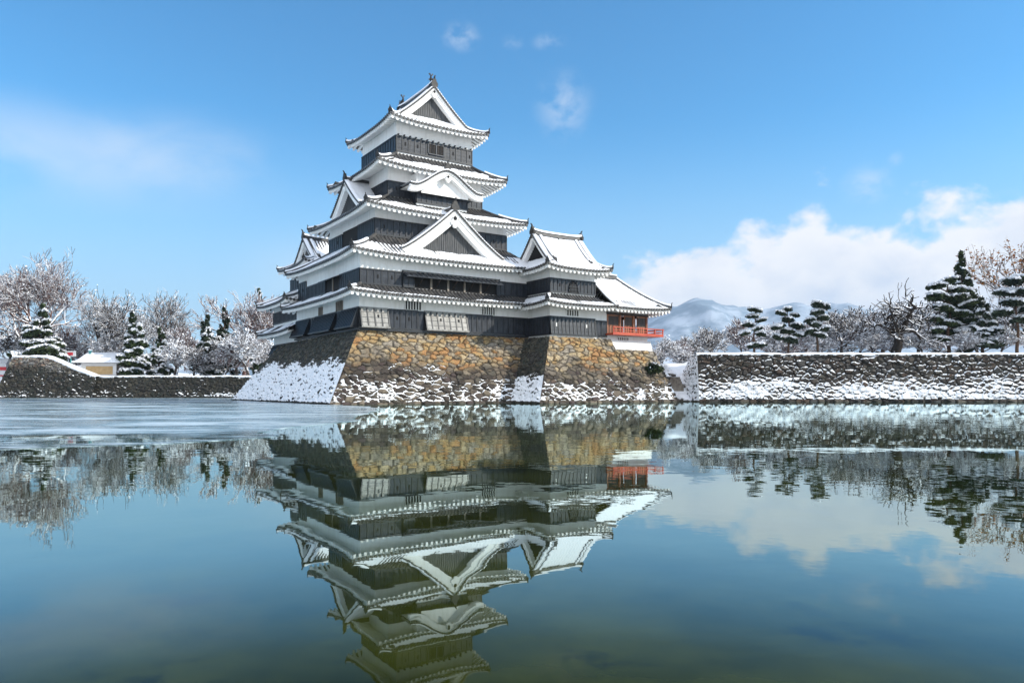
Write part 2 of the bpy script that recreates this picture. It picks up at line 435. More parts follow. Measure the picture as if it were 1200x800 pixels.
def gable(root, to, curve, wall_z, board_w, recess, wall_mat=LATTICE, pendant=True, dots=True, orn_s=1.15, snow_w=.34, wall_inset=0.):
    """gable end. to(w, o, z): w across, o outwards from the gable plane. curve: (w, z) of the roof edge, left to right"""
    cx = [Vector((w, z)) for w, z in curve]
    def off(i, k):                                                        # point k below the edge
        a = cx[max(i - 1, 0)]; b = cx[min(i + 1, len(cx) - 1)]; d = (b - a).normalized()
        if i == len(cx) // 2 and len(cx) % 2: d = Vector((1, 0)); k = k * 1.25
        return cx[i] + Vector((d.y, -d.x)) * k
    n = len(cx)
    # wall behind
    w = MB(); q = [off(i, board_w * .7) for i in range(n)]; q = [p for p in q if p.y > wall_z - .05] or q
    top = [to(p.x, -recess, p.y) for p in q]; bot = [to(p.x, -recess, wall_z - .4) for p in q]
    w.grid([[b, t] for b, t in zip(bot, top)])
    x0, x1 = q[0].x, q[-1].x; x = x0 + .2
    while x < x1 - .1 and wall_mat is not PLASTER:                                                   # lattice slats
        zt = np.interp(x, [p.x for p in q], [p.y for p in q])
        a = [to(x - .035, -recess + .05, wall_z - .4), to(x + .035, -recess + .05, wall_z - .4), to(x + .035, -recess + .05, zt), to(x - .035, -recess + .05, zt)]
        b = [to(x - .035, -recess, wall_z - .4), to(x + .035, -recess, wall_z - .4), to(x + .035, -recess, zt), to(x - .035, -recess, zt)]
        w.add(a + b, [(0, 1, 2, 3), (0, 4, 5, 1), (1, 5, 6, 2), (2, 6, 7, 3), (3, 7, 4, 0)], 0); x += .21
    g = part(w, 'gable', wall_mat, root)
    # barge boards in two steps
    b = MB()
    for k0, k1, o in ((.04, board_w * .42, .10), (board_w * .42, board_w, .02)):
        P = []
        for i in range(n):
            a, c = off(i, k0), off(i, k1)
            P.append([to(a.x, -.35, a.y), to(a.x, o, a.y), to(c.x, o, c.y), to(c.x, -recess if k1 == board_w else -.1, c.y)])
        b.grid(P)
        for r in (P[0], P[-1]): b.add(r, [(0, 1, 2, 3)])
    sub(b, 'barge_board', PLASTER, g)
    # verge tiles with round ends
    vt = MB(); hs = MB()
    L = [0.]
    for i in range(1, n): L.append(L[-1] + (cx[i] - cx[i - 1]).length)
    P = [[to(off(i, .05).x, .2, off(i, .05).y), to(off(i, -.10).x, .2, off(i, -.10).y), to(off(i, -.12).x, -.35, off(i, -.12).y), to(off(i, .02).x, -.35, off(i, .02).y)] for i in range(n)]
    vt.grid(P)
    if dots:
        t = .12
        while t < L[-1]:
            x = np.interp(t, L, [c.x for c in cx]); z = np.interp(t, L, [c.y for c in cx]); r = .095
            ring = [to(x + r * math.cos(k * math.pi / 4), .26, z + .03 + r * math.sin(k * math.pi / 4)) for k in range(8)]
            back = [to(x + r * math.cos(k * math.pi / 4), .12, z + .03 + r * math.sin(k * math.pi / 4)) for k in range(8)]
            vt.add(ring + back, [tuple(range(8))] + [(k, (k + 1) % 8, 8 + (k + 1) % 8, 8 + k) for k in range(8)]); t += .27
    sub(vt, 'verge_tiles', TILE, g)
    SN = []
    for i in range(n):
        a, c, e2, f = off(i, -.09), off(i, -.21), off(i, -.21), off(i, -.1)
        SN.append([to(a.x, .2, a.y), to(c.x, .14, c.y), to(e2.x, -snow_w + .2, e2.y), to(f.x, -snow_w, f.y)])
    hs.grid(SN, 0, True); sub(hs, 'verge_snow', SNOW, g)
    top_i = max(range(n), key=lambda i: cx[i].y)
    if pendant:
        pm = MB(); c = off(top_i, board_w * .95); s = board_w * .75
        prof = [(0, -1.0), (.28, -.85), (.34, -.55), (.62, -.45), (.66, -.12), (.42, .05), (.30, .55), (-.30, .55), (-.42, .05), (-.66, -.12), (-.62, -.45), (-.34, -.55), (-.28, -.85)]
        f = [to(c.x + x * s, .16, c.y + z * s) for x, z in prof]; bk = [to(c.x + x * s, -.05, c.y + z * s) for x, z in prof]; m = len(prof)
        pm.add(f + bk, [tuple(range(m))] + [(k, (k + 1) % m, m + (k + 1) % m, m + k) for k in range(m)])
        c2 = (c.x, c.y + .35 * s); r = .17 * s / .6
        ring = [to(c2[0] + r * math.cos(k * math.pi / 4), .19, c2[1] + r * math.sin(k * math.pi / 4)) for k in range(8)]
        rb = [to(c2[0] + r * math.cos(k * math.pi / 4), .1, c2[1] + r * math.sin(k * math.pi / 4)) for k in range(8)]
        pm.add(ring + rb, [tuple(range(8))] + [(k, (k + 1) % 8, 8 + (k + 1) % 8, 8 + k) for k in range(8)], 1)
        sub(pm, 'gable_pendant', [PLASTER, VOID], g)
    if orn_s:
        om = MB(); c = cx[top_i]; p = Vector(to(c.x, .12, c.y + .18)); p2 = Vector(to(c.x, 1.12, c.y + .18))
        ornament(om, p, p2 - p, orn_s); sub(om, 'ridge_end_tile', STATUE, g)
    return g

def irimoya(root, e, ze, axis, g, zr, cover, ov=1.4, lift=.35, pw=1.45, board_w=.5, recess=.55, hips=True, ends=(1, 1), snow_top=True, gmat=LATTICE, sides='FRBL'):
    """hip-and-gable roof. axis 'u'/'v' is the run of the ridge; g the depth of the hipped ends"""
    acc = new_acc(); S = rect_sides(e)
    half = (e[3] - e[2]) / 2 if axis == 'u' else (e[1] - e[0]) / 2
    zf = lambda d: ze + (zr - ze) * (.36 * (d / half) + .64 * (d / half) ** pw)
    main = 'FB' if axis == 'u' else 'LR'; end = 'LR' if axis == 'u' else 'FB'
    for k in main:
        if k not in sides: continue
        sd = S[k]
        slope(acc, sd, zf, lambda x, L=sd.L: max(0., half if g - .02 <= x <= L - g + .02 else min(x, L - x)), lift_fn(sd.L, lift), cover.get(k, lambda x: 1.), ov, half, seed=ze + 2)
    for k in end:
        if k not in sides: continue
        sd = S[k]
        slope(acc, sd, zf, lambda x, L=sd.L: max(0., min(x, L - x, g + recess)), lift_fn(sd.L, lift), cover.get(k, lambda x: 1.), ov, g * 1.6, seed=ze + 5)
    hip, hs, orn = Many(), Many(), Many()
    uL, uR, vF, vB = e
    for cu, cv_, su, sv in ((uL, vF, 1, 1), (uR, vF, -1, 1), (uR, vB, -1, -1), (uL, vB, 1, -1)):
        hip_line(hip, hs, orn, (cu, cv_), (cu + su * g, cv_ + sv * g), ze, zf, lift, g, 1.)
        # descending ridge beside the gable
        pts = []
        for i in range(7):
            d = half * .93 + (g * .95 - half * .93) * i / 6
            pts.append((cu + su * (g + .75), cv_ + sv * d, zf(d) + .03) if axis == 'u' else (cu + su * d, cv_ + sv * (g + .75), zf(d) + .03))
        strip(hip, pts, .34, .24); strip(hs, pts[:6], .32, .13, .22, 0, True)
        dirv = Vector(pts[-1]) - Vector(pts[-2]); ornament(orn, Vector(pts[-1]) + Vector((0, 0, .12)), dirv, .5)
    cu_, cv2 = (uL + uR) / 2, (vF + vB) / 2
    n = 14
    rp = []
    for i in range(n + 1):
        t = i / n; up = .16 * (2 * t - 1) ** 4
        rp.append((uL + g - .05 + (uR - uL - 2 * g + .1) * t, cv2, zr + up) if axis == 'u' else (cu_, vF + g - .05 + (vB - vF - 2 * g + .1) * t, zr + up))
    strip(hip, rp, .5, .36, -.05); strip(hs, rp, .62, .24, .27, 0, True)
    roof = finish(acc, root, hip, hs, orn)
    c = []
    for i in range(-10, 11):
        d = g * .86 + (half - g * .86) * (1 - abs(i) / 10); c.append(((half - d) * (1 if i > 0 else -1), zf(d) + .02))
    c = [(w if i != 10 else 0., z) for i, (w, z) in enumerate(c)]
    zb = zf(g) + .05
    if axis == 'v':
        gs = [(lambda w, o, z: (cu_ + w, vF + g - o, z)), (lambda w, o, z: (cu_ - w, vB - g + o, z))]
    else:
        gs = [(lambda w, o, z: (uL + g - o, cv2 - w, z)), (lambda w, o, z: (uR - g + o, cv2 + w, z))]
    for f, k in zip(gs, ends):
        if k: gable(root, f, c, zb, board_w, recess, gmat)
    return roof, rp

# ------------------------------------------------------------------ walls
def face_map(side, rect):
    """to(s, o, z): s along the wall (u or v itself), o outwards"""
    uL, uR, vF, vB = rect
    return {'F': lambda s, o, z: (s, vF - o, z), 'L': lambda s, o, z: (uL - o, s, z), 'R': lambda s, o, z: (uR + o, s, z), 'B': lambda s, o, z: (s, vB + o, z)}[side]
def slab(mb, to, s0, s1, o0, o1, z0, z1, mat=0, o1b=None):
    """block on a wall; o1 outer at the top, o1b outer at the bottom"""
    o1b = o1 if o1b is None else o1b
    mb.hexa([to(s0, o1b, z0), to(s1, o1b, z0), to(s1, o0, z0), to(s0, o0, z0), to(s0, o1, z1), to(s1, o1, z1), to(s1, o0, z1), to(s0, o0, z1)], mat)
def cladding(root, to, s0, s1, z0, z1, flare=0., pale=False, holes=(), pitch=.66, name='board_cladding', out=.07):
    """lacquered weather boards between battens; flare pushes the foot out (stone-drop)"""
    m = MB(); fl = out + flare
    slab(m, to, s0, s1, -.02, out, z0, z1, 0, fl)
    n = max(1, int(round((s1 - s0) / pitch))); p = (s1 - s0) / n
    for i in range(n + 1):
        c = s0 + i * p; bw2 = .055 if pale else .045; c = min(max(c, s0 + bw2), s1 - bw2)
        slab(m, to, c - bw2, c + bw2, 0, out + .05, z0, z1, 1, fl + .05)
    for k in (1, 2, 3):
        zz = z0 + (z1 - z0) * k / 4; o = fl + (out - fl) * k / 4
        slab(m, to, s0, s1, 0, o + .018, zz - .016, zz + .016, 1)
    slab(m, to, s0, s1, 0, out + .075, z1 - .10, z1 + .02, 1 if not pale else 0)
    slab(m, to, s0, s1, 0, fl + .07, z0 - .02, z0 + .13, 1 if not pale else 0)
    for i in holes:
        c = s0 + (i + .5) * p; zz = z0 + (z1 - z0) * .55; o = out + flare * .45
        slab(m, to, c - .07, c + .07, 0, o + .035, zz - .17, zz + .17, 2)
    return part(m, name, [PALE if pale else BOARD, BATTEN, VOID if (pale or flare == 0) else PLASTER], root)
def barred_window(root, to, s0, s1, z0, z1, n=5, bar=PLASTER, name='window'):
    m = MB(); slab(m, to, s0, s1, -.03, .015, z0, z1)
    w = part(m, name, VOID, root)
    b = MB(); p = (s1 - s0) / n
    for i in range(n + 1):
        c = s0 + i * p; slab(b, to, c - p * .17, c + p * .17, 0, .10, z0, z1)
    slab(b, to, s0, s1, 0, .12, z1 - .07, z1 + .05)
    sub(b, 'window_bars', bar, w)
    return w
def open_window(root, to, s0, s1, z0, z1, cols=2, name='window'):
    m = MB(); slab(m, to, s0, s1, 0, .125, z0, z1)
    w = part(m, name, VOID, root); b = MB()
    for i in range(cols + 1):
        c = s0 + (s1 - s0) * i / cols; slab(b, to, c - .07, c + .07, 0, .19, z0, z1)
    slab(b, to, s0, s1, 0, .19, z0 - .12, z0); slab(b, to, s0, s1, 0, .19, z1, z1 + .1)
    for i in range(cols * 2):
        c = s0 + (s1 - s0) * (i + .5) / (cols * 2); slab(b, to, c - .018, c + .018, 0, .15, z0, z1, 1)
    sub(b, 'window_frame', [BOARD, DARKWOOD], w)
    return w
def storey(root, rect, z0, z1):
    m = MB(); m.box(*rect, z0, z1); return part(m, 'storey_wall', PLASTER, root)
def const(c): return lambda x: c
def wavy(c, a=.1, s=0.): return lambda x: c + a * nz(x * .45, s, 1.7)

# ================================================================== the keep
keep = building('castle_keep', 14.7, 12.9, 6.6, 'tall black and white castle keep of five snow covered roofs on a stone base', 'castle keep')
W1 = (4.7, 24.6, 4.5, 22.6); W2 = (4.75, 24.55, 4.45, 22.0); W3 = (7.2, 22.3, 6.75, 18.95); W4 = (9.2, 20.1, 8.2, 17.6); W5 = (10.3, 19.1, 8.6, 17.25)
E1 = (3.16, 25.9, 2.98, 23.1); E2 = (3.5, 25.3, 3.3, 22.7); E3 = (5.5, 23.8, 4.88, 21.0); E4 = (7.25, 22.05, 6.22, 19.65); E5 = (9.02, 20.4, 7.22, 18.6)
storey(keep, W1, 6.7, 10.35); storey(keep, W2, 10.35, 14.2); storey(keep, W3, 14.2, 18.9); storey(keep, W4, 18.9, 23.6); storey(keep, W5, 23.6, 28.6)
skirt(keep, E1, 10.02, W2, 10.95, {'F': wavy(.16, .16, 2), 'L': const(1.), 'R': const(1.), 'B': const(1.)}, ov=1.5, lift=.25, hips=('FL', 'BL'), snow_hip=.5)
skirt(keep, E2, 13.74, W3, 16.1, {'F': wavy(.66, .10, 1)}, ov=1.2, hips=('FL', 'BL', 'BR'))
skirt(keep, E3, 18.5, W4, 20.45, {'F': wavy(.50, .16, 4), 'R': const(.6)}, ov=1.7)
skirt(keep, E4, 23.1, W5, 25.0, {'F': wavy(.60, .10, 7), 'R': const(.6)}, ov=1.95)
top_roof, rp = irimoya(keep, E5, 28.08, 'v', 1.7, 32.75, {}, ov=1.3, lift=.38, board_w=.62)
# fish finials
for (p, sgn) in ((rp[1], 1), (rp[-2], -1)):
    m = MB(); p = Vector(p) + Vector((0, 0, .5))
    m.tube([p + Vector((0, -.1 * sgn, -.1)), p + Vector((0, -.16 * sgn, .14)), p + Vector((0, -.02 * sgn, .36)), p + Vector((0, .16 * sgn, .52)), p + Vector((0, .12 * sgn, .70)), p + Vector((0, -.02 * sgn, .84))], [.22, .24, .19, .13, .09, .05], 8)
    for q in (-1, 1):                                                                # tail fins and side fins
        t = p + Vector((0, .06 * sgn, .78))
        m.add([t + Vector((-.03, 0, -.1)), t + Vector((q * .30, .05, .20)), t + Vector((q * .10, .0, .30)), t + Vector((.03, 0, -.05))], [(0, 1, 2, 3)])
        t = p + Vector((q * .16, -.05 * sgn, .18)); m.add([t, t + Vector((q * .22, .02, .12)), t + Vector((q * .14, .06, .26)), t + Vector((0, .04, .16))], [(0, 1, 2, 3)])
    m.box(p.x - .2, p.x + .2, p.y - .22, p.y + .22, p.z - .22, p.z - .04)
    part(m, 'fish_finial', STATUE, keep)
# first storey
f1 = face_map('F', W1); l1 = face_map('L', W1)
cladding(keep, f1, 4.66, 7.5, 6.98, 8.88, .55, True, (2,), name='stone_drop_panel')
cladding(keep, f1, 7.55, 10.6, 6.98, 8.84, .0, False, (1, 3))
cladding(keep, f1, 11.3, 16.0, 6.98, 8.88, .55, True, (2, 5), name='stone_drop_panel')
cladding(keep, f1, 16.05, 19.1, 6.98, 8.84, .0, False, ())
cladding(keep, f1, 19.15, 23.6, 6.98, 8.80, .0, False, ())
cladding(keep, f1, 10.62, 11.28, 6.98, 8.8, .0, False, (), pitch=.66)
barred_window(keep, f1, 9.25, 11.0, 8.92, 9.78, 6, PLASTER); barred_window(keep, f1, 17.8, 19.4, 8.92, 9.72, 6, PLASTER)
cladding(keep, l1, 4.55, 8.7, 7.0, 8.88, .75, False, (), pitch=.42, name='stone_drop_panel')
cladding(keep, l1, 8.75, 10.05, 7.0, 8.84, 0)
cladding(keep, l1, 10.1, 16.2, 7.0, 8.88, .75, False, (), pitch=.42, name='stone_drop_panel')
cladding(keep, l1, 16.25, 17.8, 7.0, 8.84, 0)
cladding(keep, l1, 17.85, 22.5, 7.0, 8.88, .75, False, (), pitch=.42, name='stone_drop_panel')
barred_window(keep, l1, 8.6, 10.2, 8.92, 9.8, 4, GREYWOOD); barred_window(keep, l1, 14.2, 15.2, 8.92, 9.7, 3, GREYWOOD)
# black strip standing in for the shadow gap under the boards
m = MB(); slab(m, f1, 4.3, 24, -.1, .3, 6.74, 6.92); slab(m, l1, 4.2, 22.6, -.1, .3, 6.74, 6.92); part(m, 'shadow_gap_strip', BATTEN, keep)
# second storey
f2 = face_map('F', W2); l2 = face_map('L', W2)
cladding(keep, f2, 4.7, 8.95, 10.98, 12.42, 0, False, (2, 4))
cladding(keep, f2, 8.97, 10.15, 10.98, 12.5, 0, False, (), out=.2)
cladding(keep, f2, 19.5, 20.6, 10.98, 12.4, 0, False, (), out=.12)
cladding(keep, f2, 20.65, 23.6, 10.98, 12.4, 0, False, ())
m = MB(); slab(m, f2, 10.15, 19.5, -.03, .02, 10.98, 12.3); hall = part(m, 'shutter_opening', VOID, keep)
for i in range(1, 5):
    m = MB(); c = 10.15 + 9.35 * i / 5; slab(m, f2, c - .1, c + .1, .0, .12, 10.98, 12.1); sub(m, 'opening_post', GREYWOOD, hall)
for i in range(5):                                                                   # struts that hold the hatches up
    m = MB(); c = 10.7 + 9.35 * i / 5; m.tube([f2(c, .06, 11.2), f2(c + .1, .8, 11.93)], .05, 5); sub(m, 'hatch_strut', DARKWOOD, hall)
m = MB()
m.hexa([f2(9.0, 1.0, 11.90), f2(19.9, 1.0, 11.90), f2(19.9, 0, 12.34), f2(9.0, 0, 12.34), f2(9.0, 1.0, 11.97), f2(19.9, 1.0, 11.97), f2(19.9, 0, 12.44), f2(9.0, 0, 12.44)])
for i in range(22):
    c = 9.1 + i * .512; m.hexa([f2(c, 1.02, 11.95), f2(c + .07, 1.02, 11.95), f2(c + .07, 0, 12.40), f2(c, 0, 12.40), f2(c, 1.02, 12.02), f2(c + .07, 1.02, 12.02), f2(c + .07, 0, 12.48), f2(c, 0, 12.48)], 1)
slab(m, f2, 8.95, 19.95, 0, .16, 12.45, 12.6, 1)
sub(m, 'raised_hatch', [BOARD, BATTEN], hall)
cladding(keep, l2, 4.5, 9.4, 10.98, 12.42, 0, False, (), pitch=.5)
m = MB(); slab(m, l2, 9.4, 13.2, -.03, .02, 10.98, 12.4); hall = part(m, 'shutter_opening', VOID, keep)
m = MB(); slab(m, l2, 11.2, 11.4, 0, .1, 10.98, 12.4); sub(m, 'opening_post', GREYWOOD, hall)
m = MB(); m.hexa([l2(9.3, .9, 12.0), l2(13.3, .9, 12.0), l2(13.3, 0, 12.36), l2(9.3, 0, 12.36), l2(9.3, .9, 12.07), l2(13.3, .9, 12.07), l2(13.3, 0, 12.46), l2(9.3, 0, 12.46)]); sub(m, 'raised_hatch', BATTEN, hall)
cladding(keep, l2, 13.2, 19.2, 10.98, 12.3, 0, False, (), pitch=.42, out=.12)
cladding(keep, l2, 19.3, 21.9, 10.98, 13.0, 0, False, (1, 3))
# third storey
f3 = face_map('F', W3); l3 = face_map('L', W3)
cladding(keep, f3, 7.15, 22.35, 16.15, 17.75, 0, False, (1, 20))
cladding(keep, l3, 6.7, 10.8, 16.15, 17.75, 0, False, (), pitch=.5)
m = MB(); slab(m, l3, 10.8, 15.0, -.03, .02, 16.15, 17.8); part(m, 'shutter_opening', VOID, keep)
cladding(keep, l3, 15.0, 19.0, 16.15, 17.6, 0, False, (2,), pitch=.55)
# fourth storey with the arched bay
f4 = face_map('F', W4); l4 = face_map('L', W4)
cladding(keep, f4, 9.15, 11.7, 20.5, 22.0, 0, False, (1,)); cladding(keep, f4, 17.6, 20.15, 20.5, 22.0, 0, False, ())
cladding(keep, l4, 8.2, 17.6, 20.5, 22.0, 0, False, (), pitch=.5)
BAYV = 7.0
m = MB(); m.box(11.75, 17.55, BAYV, 8.4, 19.7, 22.9); bay = part(m, 'bay_wall', PLASTER, keep)
fb = face_map('F', (11.75, 17.55, BAYV, 8.4)); cladding(keep, fb, 11.72, 17.58, 19.92, 21.15, 0, False, (), pitch=.58)
flb = face_map('L', (11.75, 17.55, BAYV, 8.4)); cladding(keep, flb, 6.98, 8.15, 19.92, 21.15, 0)
frb = face_map('R', (11.75, 17.55, BAYV, 8.4)); cladding(keep, frb, 6.98, 8.15, 19.92, 21.15, 0)
barred_window(keep, fb, 13.3, 16.0, 21.5, 22.05, 7, PLASTER)
KC, KH = 14.65, 4.15
def kz(w):
    t = min(1., abs(w) / KH); return 21.25 + 1.95 * (.5 + .5 * math.cos(math.pi * t ** .92)) + .14 * max(0, t - .8) / .2
acc = new_acc(); n = 34; P = []; Q = []
for i in range(n * 4 + 1):
    w = -KH + 2 * KH * i / (n * 4); h = .07 if i % 4 in (2, 3) else 0
    P.append([(KC + w, v, kz(w) + h) for v in (5.75, 6.3, 7.3, 8.6)])
    Q.append([(KC + w, v, kz(w) + th) for v, th in ((5.72, .05), (5.75, .2 + h * .4), (6.3, .22), (7.3, .22), (8.6, .2))])
acc[0].grid(P); acc[1].grid(Q, 0, True)
acc[2].grid([[(KC + w, 5.95, kz(w) - .1), (KC + w, 8.3, kz(w) - .1)] for w in np.linspace(-KH, KH, 40)])
orn = Many(); ornament(orn, (KC, 5.85, kz(0) + .3), (0, -1), 1.0)
finish(acc, keep, None, None, orn)
gable(keep, lambda w, o, z: (KC + w, 5.85 - o, z), [(w, kz(w)) for w in np.linspace(-KH, KH, 41)], 21.2, .62, .5, PLASTER, True, True, 0, .3)
# great triangular gable on the second roof
def chidori(root, axis, c, half, plane, back, zfoot, zr, pw, bw, rec, orn_s, cover=1., gmat=LATTICE):
    zf = lambda d: zfoot + (zr - zfoot) * (.45 * (d / half) + .55 * (d / half) ** pw)
    acc = new_acc(); L = back - plane
    if axis == 'v': A = Side((c - half, back), (0, -1), (1, 0), L); B = Side((c + half, plane), (0, 1), (-1, 0), L)
    else: A = Side((plane, c - half), (1, 0), (0, 1), L); B = Side((back, c + half), (-1, 0), (0, -1), L)
    for sd in (A, B): slope(acc, sd, zf, lambda x: half, lambda x: 0., const(cover), .3, half, eave=False, seed=zr)
    hip, hs = Many(), Many()
    r = [((c, plane - .05 + (L + .05) * t, zr) if axis == 'v' else (plane - .05 + (L + .05) * t, c, zr)) for t in np.linspace(0, 1, 6)]
    strip(hip, r, .42, .36); strip(hs, r, .4, .14, .34, 0, True)
    finish(acc, root, hip, hs)
    cur = []
    for i in range(-12, 13):
        d = half * (1 - abs(i) / 12); cur.append((c + (half - d) * (1 if i > 0 else -1), zf(d) + .02))
    to = (lambda w, o, z: (w, plane - o, z)) if axis == 'v' else (lambda w, o, z: (plane - o, 2 * c - w, z))
    return gable(root, to, cur, zfoot, bw, rec, gmat, True, True, orn_s, .4)
chidori(keep, 'v', 14.65, 5.75, 4.45, 7.4, 14.62, 19.05, 1.35, .95, .6, 1.25)
chidori(keep, 'u', 13.0, 3.95, 6.7, 9.6, 19.55, 22.7, 1.3, .6, .5, 1.0)
# fifth storey
f5 = face_map('F', W5); l5 = face_map('L', W5)
cladding(keep, f5, 10.25, 13.7, 25.22, 26.8, 0, False, (1, 3)); cladding(keep, f5, 15.8, 19.15, 25.22, 26.8, 0, False, (1, 4))
cladding(keep, f5, 13.7, 15.8, 25.22, 26.8, 0, False, (), pitch=1.05); open_window(keep, f5, 13.85, 15.65, 25.62, 26.55, 2)
cladding(keep, l5, 8.55, 17.3, 25.22, 26.8, 0, False, (), pitch=.62)
m = MB()
for i in range(14): m.box(10.4 + i * .65, 10.55 + i * .65, 8.35, 8.58, 26.86, 26.95)
part(m, 'peg_row', BATTEN, keep)

# ================================================================== corner turret
tur = building('corner_turret', 27, 3.2, 6.6, 'two storey corner turret right of the great keep, with a bell shaped window', 'turret')
T1 = (23.5, 31.1, .5, 7.0); T2 = (23.5, 29.4, .5, 5.9)
storey(tur, T1, 5.6, 10.35); storey(tur, T2, 10.35, 14.1)
skirt(tur, (21.95, 31.35, -1.1, 8.6), 9.92, T2, 11.05, {'F': wavy(.42, .1, 9), 'L': const(.8)}, ov=1.5, lift=.25, sides='FLB', hips=('FL', 'BL'), snow_hip=.6)
irimoya(tur, (22.2, 30.75, -.8, 7.2), 13.58, 'u', 1.15, 17.45, {}, ov=1.3, lift=.32, pw=1.5, board_w=.42, recess=.5, gmat=VOID)
ft1 = face_map('F', T1); lt1 = face_map('L', T1); ft2 = face_map('F', T2); lt2 = face_map('L', T2); rt2 = face_map('R', T2)
cladding(tur, ft1, 23.45, 29.4, 6.86, 8.74, .18, False, (1, 9), pitch=.5, name='board_cladding')
cladding(tur, ft1, 29.5, 31.05, 6.9, 8.6, 0, False, (), pitch=.8)
cladding(tur, lt1, .45, 6.9, 6.86, 8.74, .1, False, (), pitch=.5)
barred_window(tur, ft1, 25.6, 27.2, 8.92, 9.55, 5)
cladding(tur, ft2, 23.45, 29.45, 11.2, 12.62, 0, False, (2,), pitch=.5); cladding(tur, lt2, .45, 5.95, 11.2, 12.62, 0, False, (), pitch=.5); cladding(tur, rt2, .45, 5.95, 11.2, 12.62, 0, False, (), pitch=.5)
m = MB(); prof = [(-.62, 0), (-.55, .35), (-.5, .75), (-.36, 1.0), (-.16, 1.12), (0, 1.24), (.16, 1.12), (.36, 1.0), (.5, .75), (.55, .35), (.62, 0)]
m.add([ft2(26.45 + x, .14, 11.28 + z) for x, z in prof], [tuple(range(len(prof)))]); bw_ = part(m, 'bell_window', VOID, tur)
m = MB()
for k in range(len(prof) - 1):
    (xa, za), (xb, zb) = prof[k], prof[k + 1]
    m.tube([ft2(26.45 + xa, .15, 11.28 + za), ft2(26.45 + xb, .15, 11.28 + zb)], .06, 5)
for x in (-.25, 0, .25): slab(m, ft2, 26.45 + x - .03, 26.45 + x + .03, .1, .17, 11.28, 12.2)
for z in (11.6, 11.9): slab(m, ft2, 25.95, 26.95, .1, .165, z - .025, z + .025)
sub(m, 'window_frame', BATTEN, bw_)

# ================================================================== viewing pavilion
pav = building('viewing_pavilion', 34, 3.5, 5.5, 'low open pavilion with a red railed balcony and a broad snowy roof', 'pavilion')
Pw = (31.1, 37.1, .5, 6.5); acc = new_acc(); hip, hs, orn = Many(), Many(), Many()
pe = (31.0, 39.1, -1.15, 8.15); pzr = 13.75; ph = (pe[3] - pe[2]) / 2
zf = lambda d: 10.0 + (pzr - 10.0) * (.6 * d / ph + .4 * (d / ph) ** 1.6)
S = rect_sides(pe)
lf = lambda x: .28 * max(0., (x / 8.1)) ** 4; lb = lambda x: .28 * max(0., 1 - x / 8.1) ** 4
slope(acc, S['F'], zf, lambda x: max(0, min(ph, (8.1 - x) * ph / 4.0)), lf, const(1.), 1.6, ph, seed=3)
slope(acc, S['B'], zf, lambda x: max(0, min(ph, x * ph / 4.0)), lb, const(1.), 1.6, ph, seed=4)
zr_ = lambda d: zf(d * ph / 4.0)
slope(acc, S['R'], zr_, lambda x: max(0, min(4.0, x * 4 / ph, (9.3 - x) * 4 / ph)), lift_fn(9.3, .28), const(1.), 1.9, 4.0, seed=5)
for cy, s_ in ((pe[2], 1), (pe[3], -1)):
    hip_line(hip, hs, orn, (pe[1], cy), (pe[1] - 4.0, cy + s_ * ph), 10.0, lambda d: zf(d * ph), .28, 1., 1.)
rr = [(30.2 + (pe[1] - 4.0 - 30.2) * t, 3.5, pzr) for t in np.linspace(0, 1, 6)]
strip(hip, rr, .45, .42); strip(hs, rr, .45, .15, .4, 0, True)
vp = [(31.05, pe[2] + d, zf(d) + .02) for d in np.linspace(.1, ph, 8)]; strip(hip, vp, .3, .2); strip(hs, vp, .3, .13, .18, 0, True)
finish(acc, pav, hip, hs, orn)
fp = face_map('F', Pw); rp_ = face_map('R', Pw); bp = face_map('B', Pw)
m = MB(); m.box(31.1, 37.1, .5, 6.5, 9.62, 10.6); part(m, 'upper_wall', PLASTER, pav)
m = MB(); m.box(29.75, 37.1, .5, 6.5, 5.3, 7.1); low = part(m, 'lower_wall', PLASTER, pav)
m = MB(); slab(m, fp, 30.3, 37.2, 0, .3, 5.55, 6.62, 0, .62); slab(m, rp_, .3, 6.5, 0, .3, 5.55, 6.62, 0, .6); part(m, 'plaster_skirt', PLASTER, pav)
barred_window(pav, fp, 32.6, 34.2, 6.64, 7.0, 6)
m = MB(); m.box(31.1, 37.1, .5, 6.5, 7.1, 7.25); part(m, 'floor', DARKWOOD, pav)
for (a, b) in ((31.2, .55), (33.0, .55), (35.0, .55), (37.0, .55), (37.0, 2.5), (37.0, 4.5), (37.0, 6.4), (31.2, 6.4), (33.0, 6.4), (35.0, 6.4)):
    m = MB(); m.box(a - .1, a + .1, b - .1, b + .1, 7.25, 9.64); part(m, 'post', REDWOOD, pav)
m = MB(); m.box(31.05, 37.15, .42, .62, 9.35, 9.6); m.box(36.95, 37.15, .45, 6.5, 9.35, 9.6); part(m, 'lintel', DARKWOOD, pav)
for i, (a, b) in enumerate(((31.3, 32.9), (33.7, 34.9), (35.55, 36.9))):                  # wooden doors in the openings
    m = MB(); slab(m, fp, a, b, -.12, -.06, 7.25, 9.35); slab(m, fp, a + .08, b - .08, -.06, -.03, 8.25, 9.2, 1)
    for k in range(4):
        c = a + (b - a) * (k + .5) / 4; slab(m, fp, c - .02, c + .02, -.06, -.02, 7.3, 8.15, 1)
    part(m, 'sliding_door', [REDWOOD, DARKWOOD], pav)
for a, b in ((31.3, 33.7), (34.6, 35.0), (35.7, 37.0)):
    m = MB(); slab(m, bp, a, b, -.12, -.05, 7.25, 9.4); part(m, 'rear_door', REDWOOD, pav)
m = MB(); m.box(31.1, 31.2, .6, 6.5, 7.1, 9.7); part(m, 'inner_wall', DARKWOOD, pav)
